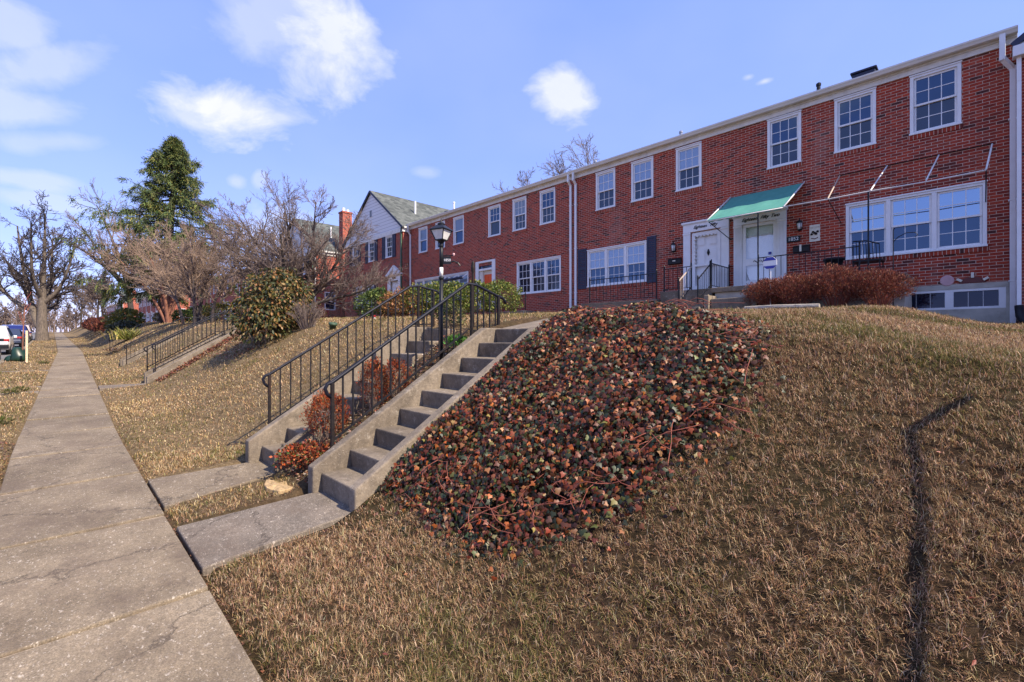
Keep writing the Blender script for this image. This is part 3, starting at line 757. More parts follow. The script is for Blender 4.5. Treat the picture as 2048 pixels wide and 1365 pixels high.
sd = sd.build('storm_door', M['white'], hA, bevel=.004)
g = MB(); g.box(a+.10, b-.10, y+.012, y+.02, c+.92, e-.09); g.box(a+.10, b-.10, y+.012, y+.02, c+.28, c+.72); 
mg, ntg, bb_, outg = new_mat('storm_door_glass')
tr = ntg.nodes.new('ShaderNodeBsdfTransparent'); gl = ntg.nodes.new('ShaderNodeBsdfGlossy'); gl.inputs['Roughness'].default_value = .02
mxg = ntg.nodes.new('ShaderNodeMixShader'); mxg.inputs[0].default_value = .14
ntg.links.new(tr.outputs[0], mxg.inputs[1]); ntg.links.new(gl.outputs[0], mxg.inputs[2]); ntg.links.new(mxg.outputs[0], outg.inputs[0])
g.build('pane', mg, sd)
mo = MB(); zc = c+.82
for k in range(9):
    xx = a+.34+k*.045; mo.tube([(xx-.03, y-.006, zc+.03*math.sin(k*1.9)), (xx, y-.008, zc+.045*math.sin(k*1.9+1)), (xx+.03, y-.006, zc-.035*math.sin(k*2.3))], .007, 5)
mo.build('iron_scroll', M['metal_black'], sd)
st = MB(); st.lathe((b-.19, y+.004, c+1.02), [(.04,-.035),(.04,.035)], 12); st.build('round_sticker', M['sign_blue'], sd)
for w_, x_ in (('Eighteen', -4.88), ('Fifty', -4.47), ('Two', -4.19)): text_part('house_lettering', w_, hA, x_, YF-.066, 5.225, .135, M['metal_black'], shear=.5, width=.92, thick=.002)
text_part('house_number', '1852', hA, -3.73, YF-.034, 4.47, .135, M['white'], width=1.0, thick=.0)
nb = MB(); nb.box(-3.89,-3.56,YF-.03,YF-.002,4.385,4.555); nb.build('number_board', M['metal_black'], hA, bevel=.01)
lantern(hA, -3.56, YF, 4.70, .24)
mailbox(hA, -3.73, -3.33, 4.07, 4.28, YF, True)
pl = MB(); pl.box(-3.345,-3.095,YF-.02,YF-.002,4.33,4.79); pl = pl.build('wall_plaque', M['plaque'], hA, bevel=.02)
text_part('lettering', 'WELCOME', pl, -3.22, YF-.022, 4.71, .05, M['twig_tan'], depth=.001)
dk = MB()
for k in range(5): dk.lathe((-3.22+.035*(k-2), YF-.021, 4.56+.03*((k*2) % 3-1)), [(.03,-.02),(.035,0),(.02,.03)], 6)
dk.build('painted_flowers', M['iron_brown'], pl)
dk = MB(); dk.tube([(-3.30,YF-.022,4.43),(-3.22,YF-.022,4.40),(-3.14,YF-.022,4.43)], .012, 5); dk.build('painted_ribbon', M['redclay'], pl)
ds = MB(); ds.lathe((0,0,0), [(.11,-.012),(.125,0),(.11,.012)], 20)
ds.v = [(-.58+x_, YF-.02+z_, 3.02+y_) for x_, y_, z_ in ds.v]; ds.build('round_wall_ornament', M['pink'], hA)
so = MB(); so.prism([(-.16+.22*math.cos(t), YF-.03, 2.94+.13*math.sin(t)) for t in np.linspace(0, math.pi, 12)], (0,.028,0)); so = so.build('sun_wall_ornament', M['redclay'], hA)
for k, t in enumerate((.45, 1.57, 2.7)):
    q = MB(); q.bar((-.16+.19*math.cos(t), YF-.035, 2.94+.11*math.sin(t)), (-.16+.28*math.cos(t), YF-.035, 2.94+.23*math.sin(t)), .05); q.build('ray', M['plaque'], so)
downspout(hA, [(.30,YF-.22,8.24),(.30,YF-.22,7.72),(.46,YF-.07,7.50),(.46,YF-.07,2.0)], .095)
# bare awning frame over the triple window: wall bar, front bar, rafters, braces
fr = MB(); YA = 13.3
fr.tube([(-2.68,YF-.02,5.99),(.17,YF-.02,5.99)], .012, 6)
fr = fr.build('awning_frame', M['iron_brown'], hA)
q = MB(); q.tube([(-3.58,YA,5.05),(-2.6,YA,5.04),(-1.84,YA,5.05),(-.8,YA,5.03),(.05,YA,5.05)], .013, 8); q.build('front_bar', M['offwhite'], fr, smooth=True)
for (xa, xb, mt) in ((-2.65,-2.62,'beige_rail'), (-1.67,-1.80,'offwhite'), (-.72,-.85,'offwhite'), (.15,.05,'offwhite')):
    q = MB(); q.tube([(xa,YF-.02,5.98),(xb,YA,5.06)], .016, 6); q.build('rafter', M[mt], fr)
for xa in (-2.62, .05):
    q = MB(); q.tube([(xa,YA,5.04),(xa+.0,YF-.02,4.72)], .011, 6); q.build('brace', M['iron_brown'], fr)
for xa, zz in ((-1.84, 5.04),):
    q = MB(); q.bar((xa,YA,G1(xa,YA)), (xa,YA,zz), .03); q.build('post', M['metal_black'], fr)
# teal canvas awning over the two doors
aw = MB(); nn = 12
for i in range(nn):
    for j in range(8):
        def pA(u, v):
            X_ = (-5.41+(-3.48+5.41)*u)*(1-v)+(-5.53+(-3.60+5.53)*u)*v; Y_ = YF-.01+(13.3-YF+.01)*v
            return (X_, Y_, 6.0+(5.06-6.0)*v-.03*math.sin(math.pi*v)*(1+.4*math.sin(u*17)))
        aw.quad(pA(i/nn,j/8), pA(i/nn,(j+1)/8), pA((i+1)/nn,(j+1)/8), pA((i+1)/nn,j/8))
for i in range(24):
    u0, u1 = i/24, (i+1)/24; X0 = -5.53+1.93*u0; X1 = -5.53+1.93*u1
    aw.quad((X0,13.3,5.06),(X1,13.3,5.06),(X1,13.31,5.0+.015*math.cos((i+1)*2.1)),(X0,13.31,5.0+.015*math.cos(i*2.1)))
aw = aw.build('awning', M['canvas'], hA, smooth=True); aw['label'] = 'sloping teal canvas awning over the twin front doors'
q = MB()
q.tube([(-5.55,13.3,5.03),(-3.58,13.3,5.03)], .018, 8)
for (a_, b_) in ((-5.43,-5.55),(-3.46,-3.58)): q.tube([(a_,YF-.02,6.01),(b_,13.3,5.05)], .02, 6)
q.build('frame_tube', M['offwhite'], aw, smooth=True)
q = MB(); q.tube([(-5.50,13.32,5.02),(-5.43,YF-.02,4.72)], .012, 6); q.build('brace', M['metal_black'], aw)
q = MB(); q.bar((-4.19,13.32,3.1), (-4.19,13.32,5.02), .026); q.build('post', M['metal_black'], aw)

# ---- eighteen fifty
hB = thing('brick_rowhouse', (-8.43, YF, 2.5), 'red brick rowhouse with navy shutters and scalloped white door, left of the awning', 'house', 'brick rowhouses on the hill')
x0, x1 = -11.46, -5.402
ups = [(c_-.43, c_+.43) for c_ in (-6.76, -8.44, -9.97)]
holes = [(a, b, 6.58, 8.0) for a, b in ups] + [(-10.8,-8.265,3.69,5.115), (-6.66,-5.72,3.14,5.12)]
shell(hB, x0, x1, 2.74, 8.28, YF, holes); foundation(hB, x0, x1, 2.738, YF)
for i, (a, b) in enumerate(ups): window(hB, a, b, 6.58, 8.0, YF, 'glass_blind', 'glass_screen')
window(hB, -10.8, -8.265, 3.69, 5.115, YF, 'glass_blind', 'glass_dim', bays=3)
shutter(hB, -11.235, -10.825, 3.63, 5.20, YF); shutter(hB, -8.245, -7.90, 3.63, 5.24, YF)
eaves(hB, x0, x1)
door_surround(hB, -6.92, -5.47, 3.14, 5.47, YF, pil=.235, head=.33)
panel_door(hB, -6.655, -5.725, 3.15, 5.115, YF+.09)
sd = MB(); a, b, c, e, y = -6.65, -5.73, 3.15, 5.11, YF-.005
sd.box(a, a+.11, y, y+.035, c, e); sd.box(b-.11, b, y, y+.035, c, e); sd.box(a+.11, b-.11, y, y+.035, c, c+.25); sd.box(a+.11, b-.11, y, y+.035, e-.11, e); sd.box(a+.11, b-.11, y, y+.035, c+.86, c+.93)
for k in range(8):                                               # scalloped inner edge
    zc = c+1.0+k*.122; sd.lathe((a+.11, y+.0175, zc), [(.045,-.012),(.045,.012)], 10)
for k in range(6): sd.box(a+.14+k*.115, a+.22+k*.115, y+.004, y+.03, e-.145, e-.11)
sd.build('storm_door', M['white'], hB, bevel=.004)
q = MB(); q.lathe((-6.14, YF+.06, 4.44), [(.012,-.10),(.035,-.05),(.045,0),(.03,.06),(.012,.1)], 8); q.build('door_knocker', M['metal_black'], hB)
for w_, x_ in (('Eighteen', -6.36), ('Fifty', -5.93)): text_part('house_lettering', w_, hB, x_, YF-.066, 5.27, .135, M['metal_black'], shear=.5, width=.92, thick=.002)
lantern(hB, -7.23, YF, 4.60, .27); mailbox(hB, -7.44, -6.99, 4.16, 4.38, YF)
downspout(hB, [(-11.33,YF-.22,8.24),(-11.33,YF-.22,7.95),(-11.33,YF-.06,7.8),(-11.33,YF-.06,2.6)], .085)

# ---- eighteen forty-eight, orange door
hC = thing('brick_rowhouse', (-14.48, YF, 2.6), 'red brick rowhouse with orange front door behind the green hedge', 'house', 'brick rowhouses on the hill')
x0, x1 = -17.5, -11.462
ups = [(c_-.425, c_+.425) for c_ in (-12.85, -14.5, -16.15)]
holes = [(a, b, 6.53, 7.95) for a, b in ups] + [(-14.66,-12.125,3.66,5.085), (-17.27,-16.30,3.14,5.22)]
shell(hC, x0, x1, 2.76, 8.275, YF, holes); foundation(hC, x0, x1, 2.758, YF)
for i, (a, b) in enumerate(ups): window(hC, a, b, 6.53, 7.95, YF, 'glass_curtain' if i == 1 else 'glass_dim', 'glass_screen', low_munt=i != 2)
window(hC, -14.66, -12.125, 3.66, 5.085, YF, 'glass_dim', 'glass_screen', bays=3)
eaves(hC, x0, x1, zt=8.295)
sr = MB(); sr.box(-17.49,-17.27,YF-.04,YF+.15,3.14,5.45); sr.box(-16.30,-16.08,YF-.04,YF+.15,3.14,5.45); sr.box(-17.27,-16.30,YF-.04,YF+.15,5.36,5.45); sr.box(-17.27,-16.30,YF-.03,YF+.12,4.98,5.08); sr.build('door_surround', M['white'], hC, bevel=.006)
q = MB(); q.box(-17.27,-16.30,YF+.05,YF+.06,5.08,5.36); q.build('transom', M['glass_dim'], hC)
dd = panel_door(hC, -17.0, -16.33, 3.15, 4.80, YF+.12, 'orange'); q = MB(); q.box(-17.268,-17.0,YF+.02,YF+.16,3.15,4.98); q.box(-17.0,-16.302,YF+.10,YF+.16,4.80,4.98); q.build('door_frame', M['cream'], hC)
downspout(hC, [(-11.58,YF-.22,8.21),(-11.58,YF-.22,7.95),(-11.58,YF-.06,7.8),(-11.58,YF-.06,2.6)], .085)

# ---- eighteen forty-six
hD = thing('brick_rowhouse', (-20.5, YF, 2.7), 'red brick rowhouse with long white ground floor window behind the lamp post', 'house', 'brick rowhouses on the hill')
x0, x1 = -23.45, -17.502
ups = [(c_-.425, c_+.425) for c_ in (-18.86, -20.45, -22.07)]
holes = [(a, b, 6.55, 7.95) for a, b in ups] + [(-22.88,-18.08,3.70,5.06)]
shell(hD, x0, x1, 2.8, 8.27, YF, holes); foundation(hD, x0, x1, 2.79, YF)
for a, b in ups: window(hD, a, b, 6.55, 7.95, YF, 'glass_curtain', 'glass_dim', munt=False, low_munt=False)
window(hD, -22.88, -18.08, 3.70, 5.06, YF, 'glass_curtain', 'glass_curtain', bays=6, munt=False, low_munt=False)
eaves(hD, x0, x1, zt=8.29)
q = MB(); q.tube([(-19.9,YF-.35,4.72),(-18.15,YF-.35,4.74)], .07, 10); q = q.build('rolled_awning', M['navy'], hD, smooth=True)
for xx in (-19.9,-19.0,-18.15):
    r_ = MB(); r_.tube([(xx,YF-.02,4.95),(xx,YF-.35,4.74)], .03, 6); r_.build('awning_arm', M['white'], q)
downspout(hD, [(-23.3,YF-.22,8.22),(-23.3,YF-.22,7.9),(-23.3,YF-.06,7.7),(-23.3,YF-.06,2.7)], .085)

# ---- gable-fronted end houses
def gable_house(label, group, chimney, x0=-30.9, x1=-23.452, y=14.35, loc=None):
    h = thing('gabled_brick_house', ((x0+x1)/2, y, 2.7), label, 'house', group)
    ups = [(c_-.40, c_+.40) for c_ in (-25.0, -27.15, -29.35)]
    holes = [(a, b, 6.50, 7.80) for a, b in ups] + [(-29.2,-26.78,3.62,5.05), (-24.81,-23.90,3.2,5.05)]
    back = 10
    w = MB(); wall_front(w, x0, x1, 1.6, 7.86, y, holes)
    w.quad((x0,y+back,1.6),(x0,y,1.6),(x0,y,7.86),(x0,y+back,7.86)); w.quad((x1,y+back,1.6),(x0,y+back,1.6),(x0,y+back,7.86),(x1,y+back,7.86))
    if chimney:
        sx = [y, y+.75, y+1.55, y+back]; sz = [1.6, 3.9, 5.2, 7.86]
        for i in range(3):
            for j in range(3):
                if i == 1 and j == 1: continue
                w.quad((x1,sx[i],sz[j]),(x1,sx[i+1],sz[j]),(x1,sx[i+1],sz[j+1]),(x1,sx[i],sz[j+1]))
    else: w.quad((x1,y,1.6),(x1,y+back,1.6),(x1,y+back,7.86),(x1,y,7.86))
    w.build('wall', M['brick'], h)
    for a, b in ups:
        window(h, a, b, 6.50, 7.80, y, 'glass_dim', 'glass_screen')
        shutter(h, a-.38, a-.02, 6.45, 7.84, y); shutter(h, b+.02, b+.38, 6.45, 7.84, y)
    window(h, -29.2, -26.78, 3.62, 5.05, y, 'glass_dim', 'glass_screen', bays=3)
    shutter(h, -29.6, -29.22, 3.58, 5.1, y); shutter(h, -26.76, -26.38, 3.58, 5.1, y)
    xm = (x0+x1)/2; za = 10.93; ze = 8.12
    f = MB(); f.box(x0-.05, x1+.05, y-.06, y-.001, 7.80, 8.06); f.box(x1+.001, x1+.05, y, y+back, 7.80, 8.06); f.box(x0-.05, x0-.001, y, y+back, 7.80, 8.06); f.build('cornice', M['offwhite'], h, bevel=.006)
    g = MB(); g.prism([(x0, y+back, 8.06), (x1, y+back, 8.06), (xm, y+back, za-.08)], (0, .06, 0)); g.build('rear_gable', M['siding'], h)
    g = MB(); g.prism([(x0, y-.02, 8.06), (x1, y-.02, 8.06), (xm, y-.02, za-.08)], (0, .06, 0)); g = g.build('gable', M['siding'], h)
    v = MB(); v.box(xm-.16, xm+.16, y-.05, y-.021, 9.3, 9.75); v = v.build('louvre_vent', M['white'], g)
    lv = MB()
    for k in range(7): lv.box(xm-.12, xm+.12, y-.058, y-.0505, 9.34+k*.054, 9.37+k*.054)
    lv.build('slat', M['metal_grey'], v); lv = MB(); lv.box(xm-.13, xm+.13, y-.0505, y-.0495, 9.32, 9.73); lv.build('dark_gap', M['metal_black'], v)
    r = MB(); t = .07
    for s_, xe in ((-1, x0-.14), (1, x1+.14)):
        k = (za-ze)/(xm-x0); zl = ze-.14*k
        a = [(xe,y-.12,zl),(xm,y-.12,za),(xm,y+back,za),(xe,y+back,zl)]
        if s_ < 0: a = a[::1]
        else: a = [a[1], a[0], a[3], a[2]]
        r.add(a+[(p[0],p[1],p[2]+t) for p in a], [(3,2,1,0),(4,5,6,7),(0,1,5,4),(1,2,6,5),(2,3,7,6),(3,0,4,7)])
    r = r.build('roof', M['shingle'], h)
    bg_ = MB()
    for xe in (x0-.14, x1+.14):
        zl = ze-.14*(za-ze)/(xm-x0); bg_.bar((xe,y-.135,zl+.0), (xm,y-.135,za+.0), .03, .12)
    bg_.build('barge_board', M['navy'], r)
    q = MB(); q.tube([(xm+1.9,y+2.0,za-1.9*(za-ze)/(xm-x0)-.1),(xm+1.9,y+2.0,za-1.9*(za-ze)/(xm-x0)+.85)], .06, 8); q.build('vent_pipe', M['white'], r)
    g = MB(); g.box(x1+.02, x1+.16, y+.0, y+back, 8.0, 8.10); g.build('gutter', M['gutter'], h)
    # door with little pediment
    s = MB(); s.box(-25.1,-24.81,y-.06,y+.14,3.2,5.05); s.box(-23.90,-23.61,y-.06,y+.14,3.2,5.05); s.box(-25.1,-23.61,y-.06,y+.14,5.05,5.36); s.box(-25.2,-23.51,y-.14,y-.001,5.36,5.44)
    s.prism([(-25.2,y-.13,5.44),(-23.51,y-.13,5.44),(-24.355,y-.13,5.95)], (0,.128,0)); s.build('door_surround', M['white'], h, bevel=.006)
    panel_door(h, -24.805, -23.905, 3.21, 5.04, y+.1)
    q = MB(); q.box(-24.55,-24.15,y-.07,y-.0605,5.14,5.27); q.build('number_board', M['metal_black'], h)
    lantern(h, -25.5, y, 4.55, .26)
    downspout(h, [(x1+.0,y-.1,8.05),(x1-.12,y-.05,7.8),(x1-.12,y-.05,2.7)], .09, 'copper')
    if chimney:
        c = MB(); c.box(x1+.001, x1+.42, y+1.85, y+2.75, 1.6, 6.4); c.hexa([(x1+.001,y+1.85,6.4),(x1+.42,y+1.85,6.4),(x1+.42,y+2.75,6.4),(x1+.001,y+2.75,6.4),(x1+.001,y+1.9,7.0),(x1+.42,y+1.9,7.0),(x1+.42,y+2.6,7.0),(x1+.001,y+2.6,7.0)])
        c.box(x1-.2, x1+.42, y+1.9, y+2.6, 7.0, 11.0); c.box(x1-.24, x1+.46, y+1.86, y+2.64, 11.0, 11.12); c = c.build('chimney', M['brick'], h)
        q = MB(); q.lathe((x1+.1,y+2.1,11.12), [(.13,0),(.11,.3)], 10); q.lathe((x1+.1,y+2.42,11.12), [(.12,0),(.1,.22)], 10); q.build('chimney_pot', M['offwhite'], c)
        # side window, turned to face +X
        ww = MB(); ya, yb, za_, zb_ = y+.75, y+1.55, 3.9, 5.2
        ww.box(x1-.10, x1+.02, ya, ya+.07, za_, zb_); ww.box(x1-.10, x1+.02, yb-.07, yb, za_, zb_); ww.box(x1-.10, x1+.018, ya+.07, yb-.07, za_, za_+.07); ww.box(x1-.10, x1+.018, ya+.07, yb-.07, zb_-.07, zb_); ww.box(x1-.06, x1+.0, ya+.07, yb-.07, (za_+zb_)/2-.03, (za_+zb_)/2+.03)
        for k in (1, 2): ym = ya+.07+(yb-ya-.14)*k/3; ww.box(x1-.05, x1-.03, ym-.01, ym+.01, (za_+zb_)/2+.03, zb_-.07)
        ww = ww.build('window', M['white'], h)
        q = MB(); q.box(x1-.08, x1-.07, ya+.07, yb-.07, (za_+zb_)/2+.03, zb_-.07); q.build('pane', M['glass_curtain'], ww); q = MB(); q.box(x1-.08, x1-.07, ya+.07, yb-.07, za_+.07, (za_+zb_)/2-.03); q.build('pane', M['glass_dim'], ww)
        downspout(h, [(x1+.06,y+.06,8.0),(x1+.06,y+.06,7.7),(x1+.06,y+.06,2.8)], .09)
    return h
hE = gable_house('gable fronted brick house with white siding gable and navy shutters', 'gabled end houses', False)
hE.location = hE.location + Vector((0, 0, .08))
hR = copy_tree(hE, None, hE.location + Vector((31.46+.02, .0, -.32))); hR['label'] = 'brick house edge with white eaves at the right end of the row'
for ch in list(hR.children):
    if ch.name.split('.')[0] == 'downspout':
        bpy.data.objects.remove(ch)
ROOT[hR] = Vector(hR.location)
d_ = MB(); d_.bar((.53,14.26,7.62), (.53,14.24,7.0), .07); d_.bar((.53,14.24,7.0), (.53,14.24,2.35), .07); d_.build('downspout', M['white'], hR, bevel=.008)
d_ = MB(); d_.tube([(.53,14.24,2.35),(.54,14.18,2.15),(.58,14.0,2.03),(.72,13.85,1.98)], .07, 10); d_.build('drain_elbow', M['metal_black'], hR, smooth=True)
q = MB(); q.box(.44,.75,14.12,14.33,7.50,7.72); q.build('eave_return', M['white'], hR, bevel=.01)

hF = gable_house('brick house with sunlit chimney wall behind the bare trees', 'gabled end houses', True)
base = Vector(hF.location); D0 = Vector((-9.55, -1.29, -.12)); hF.location = base + D0
def unit(label, group):
    """a plain three-window unit used for the blocks farther along"""
    h = thing('brick_rowhouse', (-26.5, 14.8, 2.7), label, 'house', group)
    x0, x1 = -29.53, -23.47
    ups = [(c_-.43, c_+.43) for c_ in (-25.0, -26.6, -28.2)]
    holes = [(a, b, 6.55, 7.95) for a, b in ups] + [(-27.9,-25.4,3.66,5.09), (-29.1,-28.15,3.14,5.2)]
    shell(h, x0, x1, 1.4, 8.25, YF, holes)
    for a, b in ups: window(h, a, b, 6.55, 7.95, YF, 'glass_dim', 'glass_screen')
    window(h, -27.9, -25.4, 3.66, 5.09, YF, 'glass_dim', 'glass_screen', bays=3)
    eaves(h, x0, x1, zt=8.27); door_surround(h, -29.32, -27.95, 3.14, 5.45, YF); panel_door(h, -29.1, -28.15, 3.15, 5.18, YF+.1)
    downspout(h, [(-23.6,YF-.22,8.21),(-23.6,YF-.22,7.95),(-23.6,YF-.06,7.8),(-23.6,YF-.06,2.6)], .09)
    return h
GB = 'brick rowhouses hidden behind the bare trees'; GC = 'distant brick rowhouses beyond the conifer'
u0 = unit('red brick rowhouse in shade behind the tangle of bare trees', GB); ub = Vector(u0.location)
xr = -33-7.45
for k in range(6):
    u = u0 if k == 0 else copy_tree(u0)
    u.location = ub + Vector((xr-k*6.06+23.47, -1.3, .05+.145*k))
    u['label'] = 'red brick rowhouse in shade behind the tangle of bare trees'
def block(xs, n, dz, ys, lab_end):
    g = copy_tree(hF); g.location = base + Vector((xs+23.452, ys-14.35, dz-.1)); g['label'] = lab_end
    for k in range(n):
        u = copy_tree(u0); u.location = ub + Vector((xs-7.45-k*6.06+23.47, ys-14.8+.5, dz+.145*k)); u['group'] = GC
        u['label'] = 'small distant red brick rowhouse beyond the conifer, one of a long row'
block(-85, 6, 1.25, 12.8, 'far brick house with sunlit side wall between the red trunks')
block(-155, 8, 3.5, 12.8, 'farthest gabled brick house with tall chimney under the conifer')

# roof pipes and the cowl that show over the gutter
for (x, y, z, r_, h_, par, nm, mt) in [(-3.3,15.6,8.2,.05,.72,hA,'vent_pipe','metal_black'), (-7.4,15.6,8.2,.05,.66,hB,'vent_pipe','metal_grey'), (-11.0,15.6,8.2,.05,.62,hB,'vent_pipe','metal_grey'), (-20.3,15.6,8.1,.05,1.0,hD,'vent_pipe','white'), (-20.9,15.6,8.1,.13,.62,hD,'chimney_cowl','metal_black')]:
    q = MB(); q.lathe((x, y, z), [(r_,0),(r_,h_),(r_*1.3,h_),(r_*1.3,h_+.06),(r_*.5,h_+.09)], 10); q.build(nm, M[mt], par)
q = MB(); q.box(-2.50,-2.0,15.5,16.0,8.2,8.86); q.box(-2.54,-1.96,15.46,16.04,8.86,8.92); q.build('roof_hatch', M['navy'], hA, bevel=.02)

# ------------------------------------------------------------------ porches and their railings
t = thing('concrete_porch', (-4.0, 13.9, 2.5), 'concrete porch slab and step in front of the twin white doors', 'porch')
q = MB(); q.box(-5.38,-1.15,13.2,14.77,2.97,3.11); q.build('slab', M['concrete'], t, bevel=.015)
q = MB(); q.box(-5.30,-1.2,13.28,14.76,2.2,2.968); q.build('base', M['foundation'], t)
q = MB(); q.box(-5.2,-4.15,12.72,13.26,2.3,2.76); q.box(-4.14,-4.02,12.62,13.2,2.3,2.86); q.box(-5.34,-5.21,12.62,13.2,2.3,2.86); q.build('step', M['concrete'], t, bevel=.02)
t = thing('concrete_porch', (-6.0, 13.9, 2.5), 'raised concrete stoop with steps under the scalloped white door', 'porch')
q = MB(); q.box(-7.0,-5.40,13.35,14.77,2.3,3.12); q.build('slab', M['concrete'], t, bevel=.015)
q = MB()
for k in range(3): q.box(-6.05,-5.42,13.35-.28*(k+1),13.35-.28*k-.001,2.25,3.12-.19*(k+1))
q.build('step', M['concrete'], t, bevel=.012)
t = thing('concrete_terrace', (-8.5, 13.9, 2.5), 'low concrete terrace under the triple window with navy shutters', 'terrace')
q = MB(); q.box(-9.9,-7.02,13.15,14.77,2.2,2.90); q.build('slab', M['concrete'], t, bevel=.015)
t = thing('concrete_terrace', (-13.6, 13.9, 2.5), 'low concrete terrace by the right end of the rounded green hedge', 'terrace')
q = MB(); q.box(-14.6,-12.9,13.5,14.77,2.2,2.83); q.build('slab', M['concrete'], t, bevel=.015)

def fence_rail(label, pts, h, n, group=None, mat='metal_black', posts=(0, -1), hmat=None, name='porch_railing', low=.08):
    """straight or raked railing between two floor points"""
    a, b = Vector(pts[0]), Vector(pts[1]); t = thing(name, tuple(a), label, 'railing', group)
    q = MB(); q.bar(a+Vector((0,0,h)), b+Vector((0,0,h)), .03, .022); q.build('handrail', M[hmat or mat], t)
    q = MB(); q.bar(a+Vector((0,0,low)), b+Vector((0,0,low)), .022, .016); q.build('bottom_rail', M[mat], t)
    for e in (a, b):
        q = MB(); q.bar(e, e+Vector((0,0,h+.07)), .032); q.lathe(tuple(e+Vector((0,0,h+.07))), [(.014,0),(.022,.02),(.006,.05)], 6); q.build('post', M[mat], t)
    for k in range(1, n):
        p = a+(b-a)*k/n; q = MB(); q.bar(p+Vector((0,0,low)), p+Vector((0,0,h-.01)), .013); q.build('baluster', M[hmat if (hmat and k < 4) else mat], t)  # lowest balusters take the handrail's sunlit colour too
    return t
fence_rail('black iron railing along the porch front behind the red bushes', [(-4.17,13.27,3.11),(-2.0,13.27,3.11)], .70, 16)
fence_rail('black iron side railing running to the wall between the two doors', [(-5.46,13.42,3.12),(-5.46,14.74,3.12)], .72, 11)
fence_rail('black sloping handrail down the stoop steps, right of the pair', [(-5.47,12.55,2.62),(-5.47,13.36,3.12)], .68, 6)
fence_rail('handrail with sunlight painted in as beige, down the stoop steps, left of the pair', [(-6.02,12.55,2.62),(-6.02,13.36,3.12)], .68, 6, hmat='beige_rail')
fence_rail('short black railing beside the scalloped door', [(-6.05,13.42,3.12),(-6.9,13.42,3.12)], .70, 6)
fence_rail('black iron railing under the triple window with navy shutters', [(-9.55,13.22,2.90),(-7.05,13.22,2.90)], .80, 18)
fence_rail('low black railing at the right end of the green hedge', [(-14.5,13.55,2.83),(-12.95,13.55,2.83)], .64, 12)
fence_rail('black iron railing in front of the gable house window', [(-30.2,13.0,3.0),(-25.4,13.0,2.9)], .85, 26)

# things standing on the porch
t = thing('porch_chair', (-1.95, 14.1, 3.11), 'dark mesh chair on the porch behind the red bushes', 'chair')
q = MB()
for (xa, ya) in ((-2.2,13.85),(-1.7,13.85),(-2.2,14.35),(-1.7,14.35)): q.bar((xa,ya,3.11),(xa,ya,3.53),.025)
q.build('leg', M['metal_black'], t); q = MB(); q.box(-2.23,-1.67,13.82,14.38,3.53,3.57); q.build('seat', M['metal_black'], t)
q = MB()
for k in range(9): xx = -2.2+.0625*k; q.tube([(xx,13.86,3.57),(xx,13.80,3.80),(xx,13.74,4.02-.12*abs(k-1)/8)], .008, 5)
q.tube([(-2.2,13.74,4.02),(-1.95,13.735,4.0),(-1.7,13.74,3.9)], .016, 6); q.build('backrest', M['metal_black'], t)
t = thing('planter_pot', (-2.55, 13.55, 3.11), 'black round planter pot beside the porch railing', 'pot')
q = MB(); q.lathe((-2.55,13.55,3.11), [(.12,0),(.16,.2),(.2,.46),(.23,.47),(.23,.52),(.19,.52),(.17,.42)], 16); q.build('bowl', M['metal_black'], t, smooth=True)
t = thing('shepherd_hook', (-1.36, 12.95, G1(-1.36,12.95)), 'thin black shepherd hook in front of the triple window', 'garden hook')
zb = G1(-1.36,12.95); q = MB(); q.tube([(-1.36,12.95,zb),(-1.36,12.95,4.03),(-1.33,12.95,4.06)], .011, 6); q.build('stake', M['metal_black'], t)
q = MB(); q.tube([(-1.35,12.95,3.78),(-1.28,12.95,3.86),(-1.15,12.95,3.93),(-1.0,12.95,3.92),(-.96,12.95,3.86),(-1.0,12.95,3.82)], .009, 6); q.build('hook', M['metal_black'], t)
t = thing('security_sign', (-3.68, 12.6, G1(-3.68,12.6)), 'blue and white octagonal security sign on a white stake', 'sign')
q = MB(); q.bar((-3.68,12.6,G1(-3.68,12.6)), (-3.68,12.6,3.34), .025); q.build('stake', M['white'], t)
def octo(r, y, zc): return [(-3.68+r*math.cos(R(22.5+45*k)), y, zc+r*math.sin(R(22.5+45*k))) for k in range(8)]
q = MB(); q.prism(octo(.165,12.56,3.54), (0,.02,0)); sg = q.build('panel', M['white'], t, bevel=.004)
for (za, zb_) in ((3.60,3.68), (3.40,3.47)):
    q = MB(); zc = 3.54
    wa = .15 if abs(za-zc) < .08 else .15-(abs(za-zc)-.06); wb = .15-max(0, abs(zb_-zc)-.065)
    if za < zc: wa, wb = .15-max(0, abs(za-zc)-.065), .15
    q.prism([(-3.68-wa,12.558,za),(-3.68+wa,12.558,za),(-3.68+wb,12.558,zb_),(-3.68-wb,12.558,zb_)], (0,-.003,0)); q.build('blue_band', M['sign_blue'], sg)
t = thing('timber_edging', (-3.6, 11.9, 2.3), 'weathered timber edging in front of the red bushes', 'edging')
q = MB(); q.tube([(-4.1,12.1,G1(-4.1,12.1)+.05),(-3.4,11.95,G1(-3.4,11.95)+.06),(-2.5,11.9,G1(-2.5,11.9)+.06)], [.07,.065,.06], 8); q.build('log', M['timber_grey'], t)

